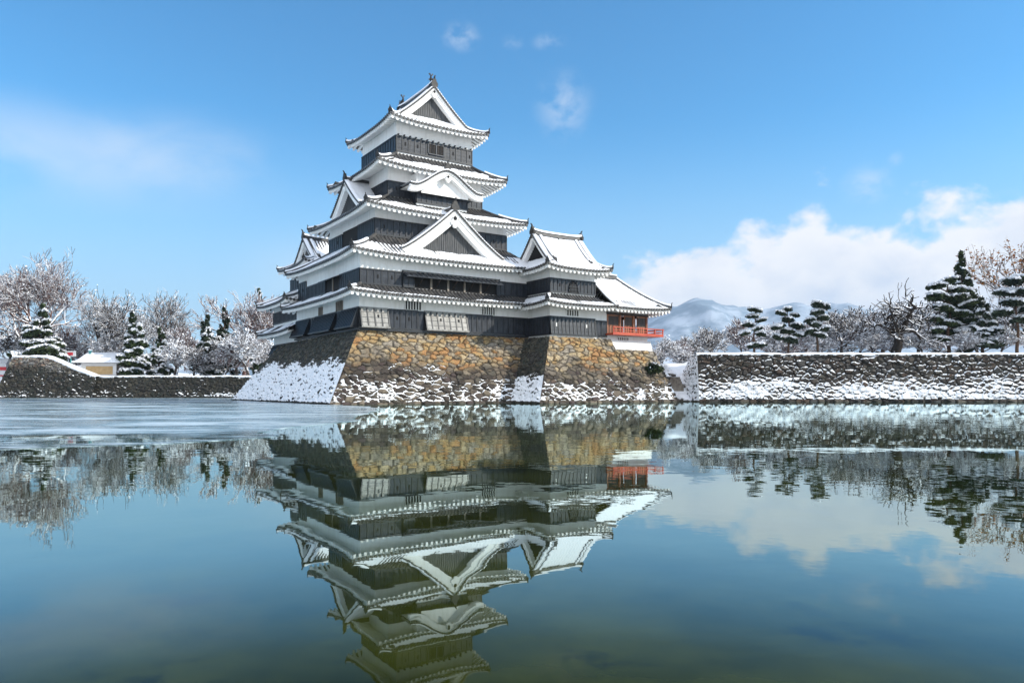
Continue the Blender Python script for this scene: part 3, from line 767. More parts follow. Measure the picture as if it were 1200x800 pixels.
bal = MB(); bal.box(30.9, 38.35, -.75, .48, 7.1, 7.28); bal.box(37.12, 38.35, .48, 7.4, 7.1, 7.28); balo = part(bal, 'balcony', VERMILION, pav)
m = MB(); rl = [[(30.95, -.7), (38.28, -.7)], [(38.28, -.7), (38.28, 7.3)]]
for z, h in ((7.28, .12), (7.56, .07), (7.86, .10)):
    for (a, b) in rl:
        x0, x1 = sorted((a[0], b[0])); y0, y1 = sorted((a[1], b[1]))
        m.box(x0 - .05, x1 + .05 + (.12 if h > .09 and z > 7.5 and y0 == y1 else 0), y0 - .045, y1 + .045, z, z + h)
sub(m, 'balcony_rail', VERMILION, balo)
for k in range(7): m = MB(); c = 31.0 + k * 1.212; m.box(c - .055, c + .055, -.752, -.64, 7.1, 8.0 if k in (0, 6) else 7.86); sub(m, 'balcony_post', VERMILION, balo)
for k in range(1, 7): m = MB(); c = -.7 + k * 1.3; m.box(38.225, 38.335, c - .055, c + .055, 7.1, 7.86); sub(m, 'balcony_post', VERMILION, balo)

# ================================================================== small keep to the north west
sk = building('small_keep', 11, 28.5, 5.5, 'smaller castle tower half hidden behind the left side of the great keep', 'castle tower')
K1 = (5.0, 17.0, 22.7, 32.4); K3 = (7.2, 15.5, 25.3, 32.7)
storey(sk, K1, 5.3, 11.9); storey(sk, K3, 11.9, 16.2)
skirt(sk, (3.35, 18.7, 21.5, 33.9), 7.85, (4.99, 17.01, 22.69, 32.41), 8.85, {}, ov=1.5, lift=.2, sides='LB', hips=('BL',))
skirt(sk, (3.35, 18.7, 22.6, 34.0), 11.2, K3, 13.4, {}, ov=1.5, lift=.3, sides='FLB', hips=('FL', 'BL'))
irimoya(sk, (5.95, 16.6, 24.0, 34.0), 15.9, 'u', 1.7, 19.55, {}, ov=1.3, lift=.35, board_w=.45)
lk = face_map('L', K1); lk3 = face_map('L', K3)
cladding(sk, lk, 22.8, 32.4, 9.2, 10.6, 0, False, (), pitch=.5)
cladding(sk, lk, 22.8, 27.6, 5.45, 6.7, .0, False, (), pitch=.5); cladding(sk, lk, 28.0, 32.4, 5.45, 6.7, .6, False, (), pitch=.42, name='stone_drop_panel')
cladding(sk, lk3, 25.3, 32.7, 13.5, 14.9, 0, False, (2, 6))
bk = face_map('B', K1); cladding(sk, bk, 5, 17, 9.2, 10.6); cladding(sk, bk, 5, 17, 5.45, 6.7)

# ------------------------------------------------------------------ stone walls
rng = np.random.RandomState(7)
def vor(s, h, cw_, ch, seed):
    """jittered-grid voronoi: returns f1, f2, cell hash"""
    gs = s / cw_; gh = h / ch
    gh_i = np.floor(gh).astype(int)
    d1 = np.full(s.shape, 9.); d2 = np.full(s.shape, 9.); idn = np.zeros(s.shape); ox = np.zeros(s.shape); oy = np.zeros(s.shape)
    def hsh(a, b, k):
        x = np.sin(a * 127.1 + b * 311.7 + k * 74.7 + seed * 13.13) * 43758.5453
        return x - np.floor(x)
    for j in (-1, 0, 1):
        row = gh_i + j; shift = (row % 2) * .5
        col0 = np.floor(gs - shift).astype(int)
        for i in (-1, 0, 1):
            c = col0 + i
            px = c + shift + .5 + (hsh(c, row, 1) - .5) * .8; py = row + .5 + (hsh(c, row, 2) - .5) * .75
            dist = np.sqrt((gs - px) ** 2 + ((gh - py) * 1.0) ** 2) * (.70 + .6 * hsh(c, row, 4))
            new = dist < d1
            ox = np.where(new, gs - px, ox); oy = np.where(new, gh - py, oy)
            d2 = np.where(new, d1, np.minimum(d2, dist)); idn = np.where(new, hsh(c, row, 3), idn); d1 = np.where(new, dist, d1)
    return d1, d2, idn, ox, oy
def vnoise(a, b, seed):
    def hsh(x, y): z = np.sin(x * 12.9898 + y * 78.233 + seed * 3.7) * 43758.5453; return z - np.floor(z)
    ia, ib = np.floor(a), np.floor(b); fa, fb = a - ia, b - ib
    fa = fa * fa * (3 - 2 * fa); fb = fb * fb * (3 - 2 * fb)
    return (hsh(ia, ib) * (1 - fa) + hsh(ia + 1, ib) * fa) * (1 - fb) + (hsh(ia, ib + 1) * (1 - fa) + hsh(ia + 1, ib + 1) * fa) * fb
def fbm(a, b, seed, o=4):
    r = 0; w = .5
    for k in range(o): r = r + w * vnoise(a * 2 ** k, b * 2 ** k, seed + k); w *= .5
    return r
def stone_face(BL, BR, TL, TR, res, cw_, ch, palette, snow_fn, seed, edge=(1, 1), disp=.20, top=None):
    """grid over the quad with stones standing out of it; returns verts, faces, tint, snow"""
    BL, BR, TL, TR = (np.array(p, float) for p in (BL, BR, TL, TR))
    L = np.linalg.norm(BR - BL); H = np.linalg.norm(TL - BL)
    ni = max(4, int(L / res)); nj = max(4, int(H / res))
    S_, T_ = np.meshgrid(np.linspace(0, 1, ni + 1), np.linspace(0, 1, nj + 1), indexing='ij')
    if top is not None: T_ = T_ * top(S_)
    P = (BL + (BR - BL) * S_[..., None]) * (1 - T_[..., None]) + (TL + (TR - TL) * S_[..., None]) * T_[..., None]
    s = P @ ((BR - BL) / L) - BL @ ((BR - BL) / L); h = T_ * H
    sw = s + .75 * (fbm(s * 1.3, h * 1.3, seed + 20) - .47); hw = h + .55 * (fbm(s * 1.3, h * 1.3, seed + 30) - .47)
    d1, d2, idn, ox, oy = vor(sw, hw, cw_, ch, seed)
    e = np.clip((d2 - d1) / .28, 0, 1); e = e * e * (3 - 2 * e)
    ds = disp * (.62 * e + .5 * e * (idn - .5) + .30 * (fbm(s * 4, h * 4, seed) - .5) + 1.1 * e * (((idn * 37.7) % 1 - .5) * ox + ((idn * 53.3) % 1 - .55) * oy))
    fade = np.ones_like(ds)
    if edge[0]: fade *= np.clip(s / .5, 0, 1)
    if edge[1]: fade *= np.clip((L - s) / .5, 0, 1) if TR is None else np.clip((1 - S_) * L / .5, 0, 1)
    ds *= fade
    N = np.cross(BR - BL, TL - BL); N /= np.linalg.norm(N)
    V = P + N * ds[..., None]
    ledge = -np.gradient(ds, axis=1) / np.maximum(np.gradient(h, axis=1), 1e-3)
    sn = snow_fn(s, np.clip(d1, 0, 1), P[..., 2], ledge, idn, e, L)
    pal = np.array(palette(s, P[..., 2], idn, (idn * 17.3) % 1))
    joint = np.clip(1 - e * 1.4, 0, 1) * .78
    tint = pal * (1 - joint[..., None]) + np.array([.02, .017, .014]) * joint[..., None]
    I = np.arange((ni + 1) * (nj + 1)).reshape(ni + 1, nj + 1)
    F = np.stack([I[:-1, :-1], I[1:, :-1], I[1:, 1:], I[:-1, 1:]], -1).reshape(-1, 4)
    return V.reshape(-1, 3), F, tint.reshape(-1, 3), sn.reshape(-1)
def stone_object(name, faces, parent=None, extra=None, mats=None):
    V, F, T, Sn, o = [], [], [], [], 0
    for v, f, t, s in faces: V.append(v); F.append(f + o); T.append(t); Sn.append(s); o += len(v)
    if extra is not None:                                                         # flat tops: (verts, quads, snow)
        for v, f, sv in extra:
            v = np.array(v, float); V.append(v); F.append(np.array(f) + o); T.append(np.tile([.3, .26, .2], (len(v), 1))); Sn.append(np.full(len(v), sv)); o += len(v)
    V = np.concatenate(V); F = np.concatenate(F); T = np.concatenate(T); Sn = np.concatenate(Sn)
    ob = np_mesh(name, V, F, STONE, parent)
    a = ob.data.color_attributes.new('tint', 'FLOAT_COLOR', 'POINT'); a.data.foreach_set('color', np.concatenate([T, np.ones((len(T), 1))], 1).astype(np.float32).ravel())
    b = ob.data.attributes.new('snow', 'FLOAT', 'POINT'); b.data.foreach_set('value', Sn.astype(np.float32))
    return ob
def C3(u, v, z): p = cw(u, v, z); return (p.x, p.y, p.z)
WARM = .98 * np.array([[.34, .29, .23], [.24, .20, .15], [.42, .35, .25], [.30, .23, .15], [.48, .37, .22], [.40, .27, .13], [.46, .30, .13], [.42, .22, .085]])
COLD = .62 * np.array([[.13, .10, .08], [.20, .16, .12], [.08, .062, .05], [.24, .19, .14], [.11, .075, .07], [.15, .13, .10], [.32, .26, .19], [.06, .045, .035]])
GREY = .62 * np.array([[.10, .085, .075], [.15, .125, .10], [.06, .05, .045], [.14, .09, .065], [.085, .08, .065], [.19, .16, .13], [.05, .044, .042], [.11, .105, .10]])
SHADED = .6 * np.array([[.04, .042, .034], [.06, .06, .048], [.025, .028, .022], [.075, .066, .048], [.035, .044, .035], [.10, .09, .066], [.03, .028, .026], [.05, .048, .043]])  # stone tints darkened to carry the shade on left walls and west flanks
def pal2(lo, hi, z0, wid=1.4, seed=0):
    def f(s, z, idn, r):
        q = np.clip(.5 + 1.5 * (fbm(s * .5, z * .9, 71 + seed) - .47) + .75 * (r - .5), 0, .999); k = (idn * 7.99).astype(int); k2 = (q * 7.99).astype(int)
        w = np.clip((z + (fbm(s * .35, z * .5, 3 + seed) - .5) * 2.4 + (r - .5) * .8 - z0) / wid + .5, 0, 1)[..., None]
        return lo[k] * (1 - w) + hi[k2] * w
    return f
def snow_front(amount, zmax, corner=(0, 0)):
    def f(s, t, z, ledge, idn, e, L):
        n = fbm(s * .45, z * .8, 11)
        low = np.clip((zmax - z + (n - .47) * 4.5) / 1.8, 0, 1)
        pat = fbm(s * 2.1, z * 2.8, 41)
        a = .02 + amount * low * (.22 + .75 * np.clip(ledge, -.3, .75) + 1.3 * (pat - .47) + .42 * np.clip(t - .22, -.2, .4))
        if corner[0]: a = np.maximum(a, 1.0 * np.clip(1 - s / .42, 0, 1) * (z > -.1))
        return np.where(z < .18, .05, a)
    return f
def snow_side(zline, base=.75, dark=.05):
    def f(s, t, z, ledge, idn, e, L):
        n = fbm(s * .5, z * .7, 5)
        k = np.clip((zline - z + (n - .47) * 2.2) / .9, 0, 1)
        a = dark + k * (base + .5 * np.clip(ledge, -.7, .4) + .55 * (fbm(s * 2.4, z * 2.4, 17) - .47))
        return np.where(z < .12, .05, a)
    return f
BZ, TZ = 6.8, 6.6
sb = stone_object('stone_rampart', [
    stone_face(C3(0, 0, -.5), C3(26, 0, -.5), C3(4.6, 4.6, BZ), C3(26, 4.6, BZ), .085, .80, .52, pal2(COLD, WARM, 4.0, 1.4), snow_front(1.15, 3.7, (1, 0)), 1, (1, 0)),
    stone_face(C3(0, 34, -.5), C3(0, 0, -.5), C3(4.6, 28.9, BZ - .4), C3(4.6, 4.6, BZ), .1, .62, .50, pal2(SHADED, SHADED * 2.2, 3), snow_side(4.35), 2, (0, 1)),
    stone_face(C3(24, 36.5, -.5), C3(0, 34, -.5), C3(24, 32.6, BZ - .4), C3(4.6, 28.9, BZ - .4), .3, .62, .50, pal2(SHADED, SHADED, 3), snow_side(4.3), 3, (0, 0))],
    None, [([C3(4.6, 4.6, BZ), C3(26, 4.6, BZ), C3(26, 34, BZ - .4), C3(4.6, 34, BZ - .4)], [(0, 1, 2, 3)], .0)])
tag(sb, 'wide sloping ochre stone rampart under the great keep with snow on its left flank', 'stone rampart')
def ttop(S_):
    u = 18.3 + S_ * 18.6; return np.where(u < 29.4, 1., np.maximum(1 - (u - 29.4) * .55, (5.5 + .5) / (TZ + .5)))
sb2 = stone_object('stone_rampart', [
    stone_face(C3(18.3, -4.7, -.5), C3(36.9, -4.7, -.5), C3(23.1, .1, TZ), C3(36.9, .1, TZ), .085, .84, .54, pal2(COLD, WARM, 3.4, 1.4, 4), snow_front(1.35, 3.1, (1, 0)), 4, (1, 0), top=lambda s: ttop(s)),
    stone_face(C3(18.3, 9, -.5), C3(18.3, -4.7, -.5), C3(23.1, 9, TZ), C3(23.1, .1, TZ), .1, .62, .5, pal2(SHADED, SHADED * 2.0, 3), snow_side(3.0, .72), 5, (0, 1)),
    stone_face(C3(36.9, -4.7, -.5), C3(36.9, 10, -.5), C3(36.9, -.5, 5.5), C3(36.9, 10, 5.5), .15, .62, .5, pal2(COLD, WARM, 3), snow_front(.8, 2.5), 6, (0, 0))],
    None, [([C3(23.1, .1, TZ), C3(29.6, .1, TZ), C3(29.6, 9, TZ), C3(23.1, 9, TZ)], [(0, 1, 2, 3)], 0.), ([C3(29.3, -.62, 5.5), C3(36.9, -.62, 5.5), C3(36.9, 10, 5.5), C3(29.3, 10, 5.5)], [(0, 1, 2, 3)], 0.)])
tag(sb2, 'sunlit ochre stone rampart under the corner turret and pavilion with white snow at its foot', 'stone rampart')

# moat wall on the right: steep top, spreading foot
def snow_wall(s, t, z, ledge, idn, e, L):
    n = fbm(s * .22, z * .9, 9)
    low = np.clip((3.0 - z + (n - .47) * 3) / 2.2, 0, 1)
    a = .13 + .5 * (n - .45) + (.60 + .3 * low) * np.clip(ledge * 1.3, -.25, .8) + low * .52 - .07 * np.clip(z - 3.8, 0, 2)
    return np.where(z < .22, .05, a)
YW = 77.; XL = 19.6
def wall_faces(x0, x1, seed, y0=YW, y1=YW):
    return [stone_face((x0, y0, -.5), (x1, y1, -.5), (x0 + .1, y0 + 1.3, 2.5), (x1, y1 + 1.3, 2.5), .085, .80, .46, pal2(GREY, GREY, 2), snow_wall, seed, (1, 0), .22),
            stone_face((x0 + .1, y0 + 1.3, 2.5), (x1, y1 + 1.3, 2.5), (x0 + .2, y0 + 1.75, 5.0), (x1, y1 + 1.75, 5.0), .085, .80, .46, pal2(GREY, GREY, 2), snow_wall, seed + 1, (1, 0), .22)]
rw = stone_object('stone_wall', wall_faces(XL, 75, 21) + [
    stone_face((18.2, 85, -.5), (XL, YW, -.5), (20.6, 85, 5.0), (XL + .2, YW + 1.75, 5.0), .1, .6, .45, pal2(GREY, GREY, 2), snow_side(5.5, .62, .1), 23, (0, 1), .2)])
tag(rw, 'long snow dusted stone moat wall on the right below the trees', 'stone wall')
# snow lying along the wall top
def snow_strip(name, pts, w, th, parent, seed):
    P = []
    n = len(pts)
    for i, (x, y, z) in enumerate(pts):
        k = 1 + .5 * nz(x * .7, seed); dy = .16 * nz(x * 1.7, seed, 4) + .1 * nz(x * .4, seed, 6); z += .10 * nz(x * .22, seed, 9) + .05 * nz(x * .9, seed, 2)
        P.append([(x, y - .08 + dy, z - .10), (x, y - .12 + dy, z + .05), (x, y + .02, z + th * k), (x, y + w * .5, z + th * k * 1.1), (x, y + w, z + th * .8)])
    m = MB(); m.grid(P, 0, True); return m.build(name, SNOW, parent)
snow_strip('snow_cap', [(x, YW + 1.75, 5.0) for x in np.arange(XL + .1, 75, .3)], 3., .22, rw, 2)

# left walls across the water
def snow_left(s, t, z, ledge, idn, e, L):
    n = fbm(s * .3, z * .9, 9); low = np.clip((1.2 - z + (n - .47) * 2) / 1., 0, 1)
    return np.where(z < .15, .05, .10 + .62 * np.clip(ledge, -.3, .8) + low * .36 + .5 * (fbm(s * .8, z * 1.2, 51) - .5))
lw = stone_object('stone_wall', [stone_face((-66.5, 111, -.5), (-25, 111, -.5), (-66.5, 112.1, 3.2), (-25, 112.1, 3.2), .13, .6, .45, pal2(SHADED, SHADED, 2), snow_left, 31, (0, 0), .2)])
tag(lw, 'low dark stone wall across the frozen water on the left', 'stone wall')
snow_strip('snow_cap', [(x, 112.1, 3.2) for x in np.arange(-66.4, -25, .4)], 2.5, .2, lw, 5)
def btop(S_): return np.clip(1.02 - .03 * S_ - np.clip(S_ - .36, 0, 1) * .72, .45, 1.)
lb_ = stone_object('stone_bastion', [
    stone_face((-77.5, 109.5, -.5), (-62.5, 109.5, -.5), (-75.8, 112, 6.2), (-62.5, 112, 6.2), .13, .62, .46, pal2(SHADED, np.minimum(GREY * 3.6, .4), 4.6), snow_left, 33, (1, 0), .2, top=btop),  # upper stones paler: sunlight on the bastion top is put into the tint
    stone_face((-77.5, 122, -.5), (-77.5, 109.5, -.5), (-75.8, 122, 6.2), (-75.8, 112, 6.2), .2, .62, .46, pal2(SHADED, SHADED, 3), snow_left, 34, (0, 1), .2)])
tag(lb_, 'tall dark stone bastion with a snowy top at the far left end of the moat', 'stone bastion')
bt = [(-75.9 + 13.3 * t, 109.5 + 2.5 * float(btop(np.array(t))), -.5 + 6.7 * float(btop(np.array(t)))) for t in np.linspace(0, 1, 50)]
snow_strip('snow_cap', bt, 2.0, .28, lb_, 8)

# ------------------------------------------------------------------ ground, water, ice
def hgt(x, y):
    u = US * (x - CX0) + UC_ * (y - CY0); v = -UC_ * (x - CX0) + US * (y - CY0)
    h = -1.5
    if y < -3: h = min(1.0, -1.5 + (-3 - y) * .6)
    if 6 < u < 36 and 7 < v < 31: h = max(h, 5.2)
    if x > 20.9 and y > YW + 2.4: h = max(h, 4.95 + min(1.2, .02 * (y - 79)))
    if x > 16 and u > 36.6 and y > 80: h = max(h, min(4.4, (y - 79.2) * .55))
    if y > 113: h = max(h, 3.15)
    if y > 113 and x < -63 and x > -75.2: h = max(h, 3.15 + 1.7 * min(1, max(0, (-66 - x) / 5)))
    if y > 200 or x > 75 or x < -125: h = max(h, 3.3 if y > 0 or x > 75 or x < -125 else h)
    return h
xs = np.unique(np.concatenate([[-4600, -3000, -1500, -600, -300, -200, -150], np.arange(-125, 100, 1.6), [120, 160, 220, 400, 900, 2500, 4600]]))
ys = np.unique(np.concatenate([[-500, -300, -60, -20, -10, -6, -3, 0, 20, 40], np.arange(58, 130, 1.2), np.arange(130, 220, 6), [260, 400, 900, 2000, 3500, 4600]]))
V = [(x, y, hgt(x, y) + (.12 * nz(x * .3, y * .3) if hgt(x, y) > 2 and abs(x) < 130 else 0)) for x in xs for y in ys]
nj = len(ys); F = [(i * nj + j, (i + 1) * nj + j, (i + 1) * nj + j + 1, i * nj + j + 1) for i in range(len(xs) - 1) for j in range(nj - 1)]
struct(np_mesh('ground', V, F, SNOW, smooth=True))

def water_build(t, p):
    v = t.node('ShaderNodeTexCoord').outputs['Object']
    n = t.noise(v, .35, 7, .66); n2 = t.noise(v, .8, 6, .65)
    c = t.mix(t.smooth(n, .35, .68), (.010, .014, .002, 1), (.040, .046, .006, 1))
    c = t.mix(t.smooth(n2, .56, .68, 0, .85), c, (.004, .005, .003, 1))
    t.set(p.inputs['Base Color'], c)
    mp = t.node('ShaderNodeMapping'); mp.inputs['Scale'].default_value = (1., 1., 1.); t.l.new(v, mp.inputs[0])
    h = t.math('ADD', t.math('MULTIPLY', t.noise(mp.outputs[0], .9, 2, .5), .0032), t.math('MULTIPLY', t.noise(mp.outputs[0], 3.5, 2, .5), .0006))
    h = t.math('MULTIPLY', h, t.smooth(t.noise(v, .09, 3, .5), .38, .64, .45, 1.9))
    b = t.node('ShaderNodeBump'); b.inputs['Strength'].default_value = 1; b.inputs['Distance'].default_value = 1
    t.set(b.inputs['Height'], h); t.l.new(b.outputs[0], p.inputs['Normal'])
    p.inputs['Specular IOR Level'].default_value = 0; p.inputs['Roughness'].default_value = .6
    lw_ = t.node('ShaderNodeLayerWeight'); t.l.new(b.outputs[0], lw_.inputs['Normal'])
    cosv = t.math('SUBTRACT', 1., lw_.outputs['Facing'])
    fr = t.ramp(cosv, [(0, .97), (.03, .88), (.066, .78), (.12, .66), (.20, .50), (.26, .30), (.32, .11), (.37, .04), (.5, .03)])
    gl = t.node('ShaderNodeBsdfGlossy'); gl.inputs['Roughness'].default_value = .012; gl.inputs['Color'].default_value = (.80, .95, .95, 1)
    t.l.new(b.outputs[0], gl.inputs['Normal'])
    mx = t.node('ShaderNodeMixShader'); t.set(mx.inputs[0], fr); t.l.new(p.outputs[0], mx.inputs[1]); t.l.new(gl.outputs[0], mx.inputs[2])
    o = [n for n in t.n if n.type == 'OUTPUT_MATERIAL'][0]; t.l.new(mx.outputs[0], o.inputs['Surface'])
WATER = material('moat_water', (.03, .04, .02), .01, water_build, .5)
m = MB(); m.add([(-124, -8, 0), (74, -8, 0), (74, 120, 0), (-124, 120, 0)], [(0, 1, 2, 3)])
struct(m.build('water', WATER))

def ice_build(t, p):
    v = t.node('ShaderNodeTexCoord').outputs['Object']
    mp = t.node('ShaderNodeMapping'); mp.inputs['Scale'].default_value = (.35, 1., 1.); t.l.new(v, mp.inputs[0])
    a = t.noise(mp.outputs[0], .35, 7, .68, .4); f = t.noise(mp.outputs[0], 2.6, 6, .7)
    k = t.smooth(t.math('ADD', a, t.math('MULTIPLY', t.math('SUBTRACT', f, .5), .55)), .42, .66)
    t.set(p.inputs['Base Color'], t.mix(k, (.10, .19, .23, 1), (.50, .58, .62, 1)))
    t.set(p.inputs['Roughness'], t.smooth(a, .35, .65, .10, .34))
    sx = t.node('ShaderNodeSeparateXYZ'); t.l.new(v, sx.inputs[0])
    rim = t.math('MULTIPLY', t.math('SUBTRACT', 30., sx.outputs[1]), .03)
    t.set(p.inputs['Alpha'], t.smooth(t.math('SUBTRACT', t.math('ADD', a, t.math('MULTIPLY', f, .3)), rim), .18, .42))
    b = t.node('ShaderNodeBump'); b.inputs['Strength'].default_value = .5; b.inputs['Distance'].default_value = .02
    t.set(b.inputs['Height'], f); t.l.new(b.outputs[0], p.inputs['Normal'])
ICE = material('thin_ice', (.4, .5, .55), .25, ice_build, .5)
edge = []
ctrl = [(-60, 16.5), (-40, 16.2), (-22, 15.6), (-15, 16.0), (-11, 16.0), (-8.2, 17.5), (-6.5, 20), (-7.5, 24), (-6.5, 30), (-8, 36), (-8, 44), (-9.5, 52), (-14.5, 62)]
for (a, b) in zip(ctrl[:-1], ctrl[1:]):
    n = max(2, int(math.dist(a, b) / .25))
    for k in range(n):
        t = k / n; x = a[0] + (b[0] - a[0]) * t; y = a[1] + (b[1] - a[1]) * t
        w = .9 * nz(x * .35, y * .35, 2) + .35 * nz(x * 1.6, y * 1.6, 5) + .12 * nz(x * 6, y * 6, 7)
        edge.append((x + w * .8, y + w, .012))
poly = edge + [(-20, 72, .012), (-36, 96, .012), (-36, 111.5, .012), (-123, 111.5, .012), (-123, 16.5, .012)]
m = MB(); low = [(x, y, -.02) for x, y, z in poly]; n = len(poly)
m.add(poly + low, [tuple(range(n))] + [(k, n + k, n + (k + 1) % n, (k + 1) % n) for k in range(n)])
struct(m.build('ice_sheet', ICE))

# ------------------------------------------------------------------ trees
class TreeMesh:
    def __init__(s): s.V = []; s.F = []; s.n = 0
    def tube(s, pts, rad, sides):
        pts = np.asarray(pts); k = len(pts); d = np.gradient(pts, axis=0); d /= np.linalg.norm(d, axis=1)[:, None] + 1e-9
        ref = np.where(np.abs(d[:, 2:3]) < .9, np.array([[0, 0, 1.]]), np.array([[1., 0, 0]]))
        a = np.cross(d, ref); a /= np.linalg.norm(a, axis=1)[:, None] + 1e-9; b = np.cross(d, a)
        w = np.arange(sides) * 2 * np.pi / sides
        ring = pts[:, None, :] + (a[:, None, :] * np.cos(w)[None, :, None] + b[:, None, :] * np.sin(w)[None, :, None]) * np.asarray(rad)[:, None, None]
        s.V.append(ring.reshape(-1, 3))
        i = np.arange(k - 1)[:, None] * sides; j = np.arange(sides)[None, :]
        f = np.stack([i + j, i + (j + 1) % sides, i + sides + (j + 1) % sides, i + sides + j], -1).reshape(-1, 4)
        s.F.append(f + s.n); s.n += k * sides
    def build(s, name, mat, parent): return np_mesh(name, np.concatenate(s.V), np.concatenate(s.F), mat, parent, smooth=True)
def rv(r): return np.array([r.gauss(0, 1), r.gauss(0, 1), r.gauss(0, 1)])
def grow(trunk, twig, r, p, d, L, rad, lev, maxlev, spread, up, kids, rmin, wig=.16, cut=.012):
    k = 5 if lev < 2 else (4 if lev < maxlev - 1 else 3)
    pts = [p]; dd = d.copy(); step = L / (k - 1)
    for i in range(k - 1):
        dd = dd + rv(r) * wig + np.array([0, 0, up]) * .12; dd /= np.linalg.norm(dd); pts.append(pts[-1] + dd * step)
    pts = np.array(pts); end = max(rad * .55, rmin)
    radii = np.linspace(max(rad, rmin), end, k)
    (trunk if lev < 2 else twig).tube(pts, radii, 7 if lev == 0 else (5 if lev < 3 else (4 if lev < maxlev - 1 else 3)))
    if lev >= maxlev: return
    nk = kids[min(lev, len(kids) - 1)]
    for i in range(nk):
        t = r.uniform(.35, 1) if lev else r.uniform(.5, 1)
        if i == 0: t = 1
        q = t * (k - 1); a = int(min(q, k - 2)); base = pts[a] + (pts[a + 1] - pts[a]) * (q - a)
        ax = pts[a + 1] - pts[a]; ax /= np.linalg.norm(ax)
        nd = rv(r); nd -= ax * nd.dot(ax); nd /= np.linalg.norm(nd) + 1e-9
        sp = spread * r.uniform(.6, 1.3) * (.55 if i == 0 else 1)
        nd = ax * math.cos(sp) + nd * math.sin(sp); nd[2] += up * .25; nd /= np.linalg.norm(nd)
        grow(trunk, twig, r, base, nd, L * r.uniform(.58, .85), rad * (.62 if i else .7) * (1 - .25 * t if i else 1), lev + 1, maxlev, spread, up, kids, rmin, wig)
def tufts(name, C, S, mats, mi, parent, r, flat=.35, smooth=False):
    """cloud of small leaf quads round the points C"""
    n = len(C); C = np.asarray(C); S = np.asarray(S)[:, None]
    a = r.normal(size=(n, 3)); a[:, 2] *= flat; a /= np.linalg.norm(a, axis=1)[:, None]
    b = r.normal(size=(n, 3)); b[:, 2] *= flat; b -= a * np.sum(a * b, 1)[:, None]; b /= np.linalg.norm(b, axis=1)[:, None]
    k = r.uniform(.5, 1, size=(n, 1))
    V = np.stack([C - a * S - b * S * k * .4, C + a * S * .3 - b * S * k, C + a * S + b * S * k * .3, C - a * S * .2 + b * S * k], 1).reshape(-1, 3)
    F = np.arange(4 * n).reshape(n, 4)
    return np_mesh(name, V, F, mats, parent, mi)
def bare_tree(name, loc, H, seed, spread=.62, up=.5, maxlev=6, kids=(5, 4, 4, 3, 3), rmin=.018, mat=BARK, tmat=None, rad=None, lean=(0, 0), leaf=None, dust=0, trunk_frac=.3, wig=.16, bark=None):
    r = random.Random(seed); root = empty(name, loc)
    tr, tw = TreeMesh(), TreeMesh()
    d = np.array([lean[0], lean[1], 1.]); d /= np.linalg.norm(d)
    grow(tr, tw, r, np.zeros(3), d, H * trunk_frac, rad or H * .022, 0, maxlev, spread, up, kids, rmin, wig)
    z = max(v[:, 2].max() for v in tw.V); s = H / z                                   # reach the height asked for
    for T in (tr, tw): T.V = [v * s for v in T.V]
    tr.build('trunk', bark or mat, root); tw.build('crown', tmat or mat, root)
    rr = np.random.RandomState(seed)
    ends = np.concatenate([v for v in tw.V])
    if leaf:
        hi = ends[(ends[:, 2] > H * leaf[2])]; c = hi[rr.randint(len(hi), size=leaf[1])] + rr.normal(size=(leaf[1], 3)) * .15
        tufts('dry_leaves', c, rr.uniform(.10, .22, len(c)), leaf[0], None, root, rr)
    if dust:
        c = ends[rr.randint(len(ends), size=dust)] + rr.normal(size=(dust, 3)) * .05 + np.array([0, 0, .03])
        o = tufts('snow_cover', c, rr.uniform(.05, .13, len(c)) * (1 + H / 40), SNOW, None, root, rr, .3); o['kind'] = 'stuff'
    return root
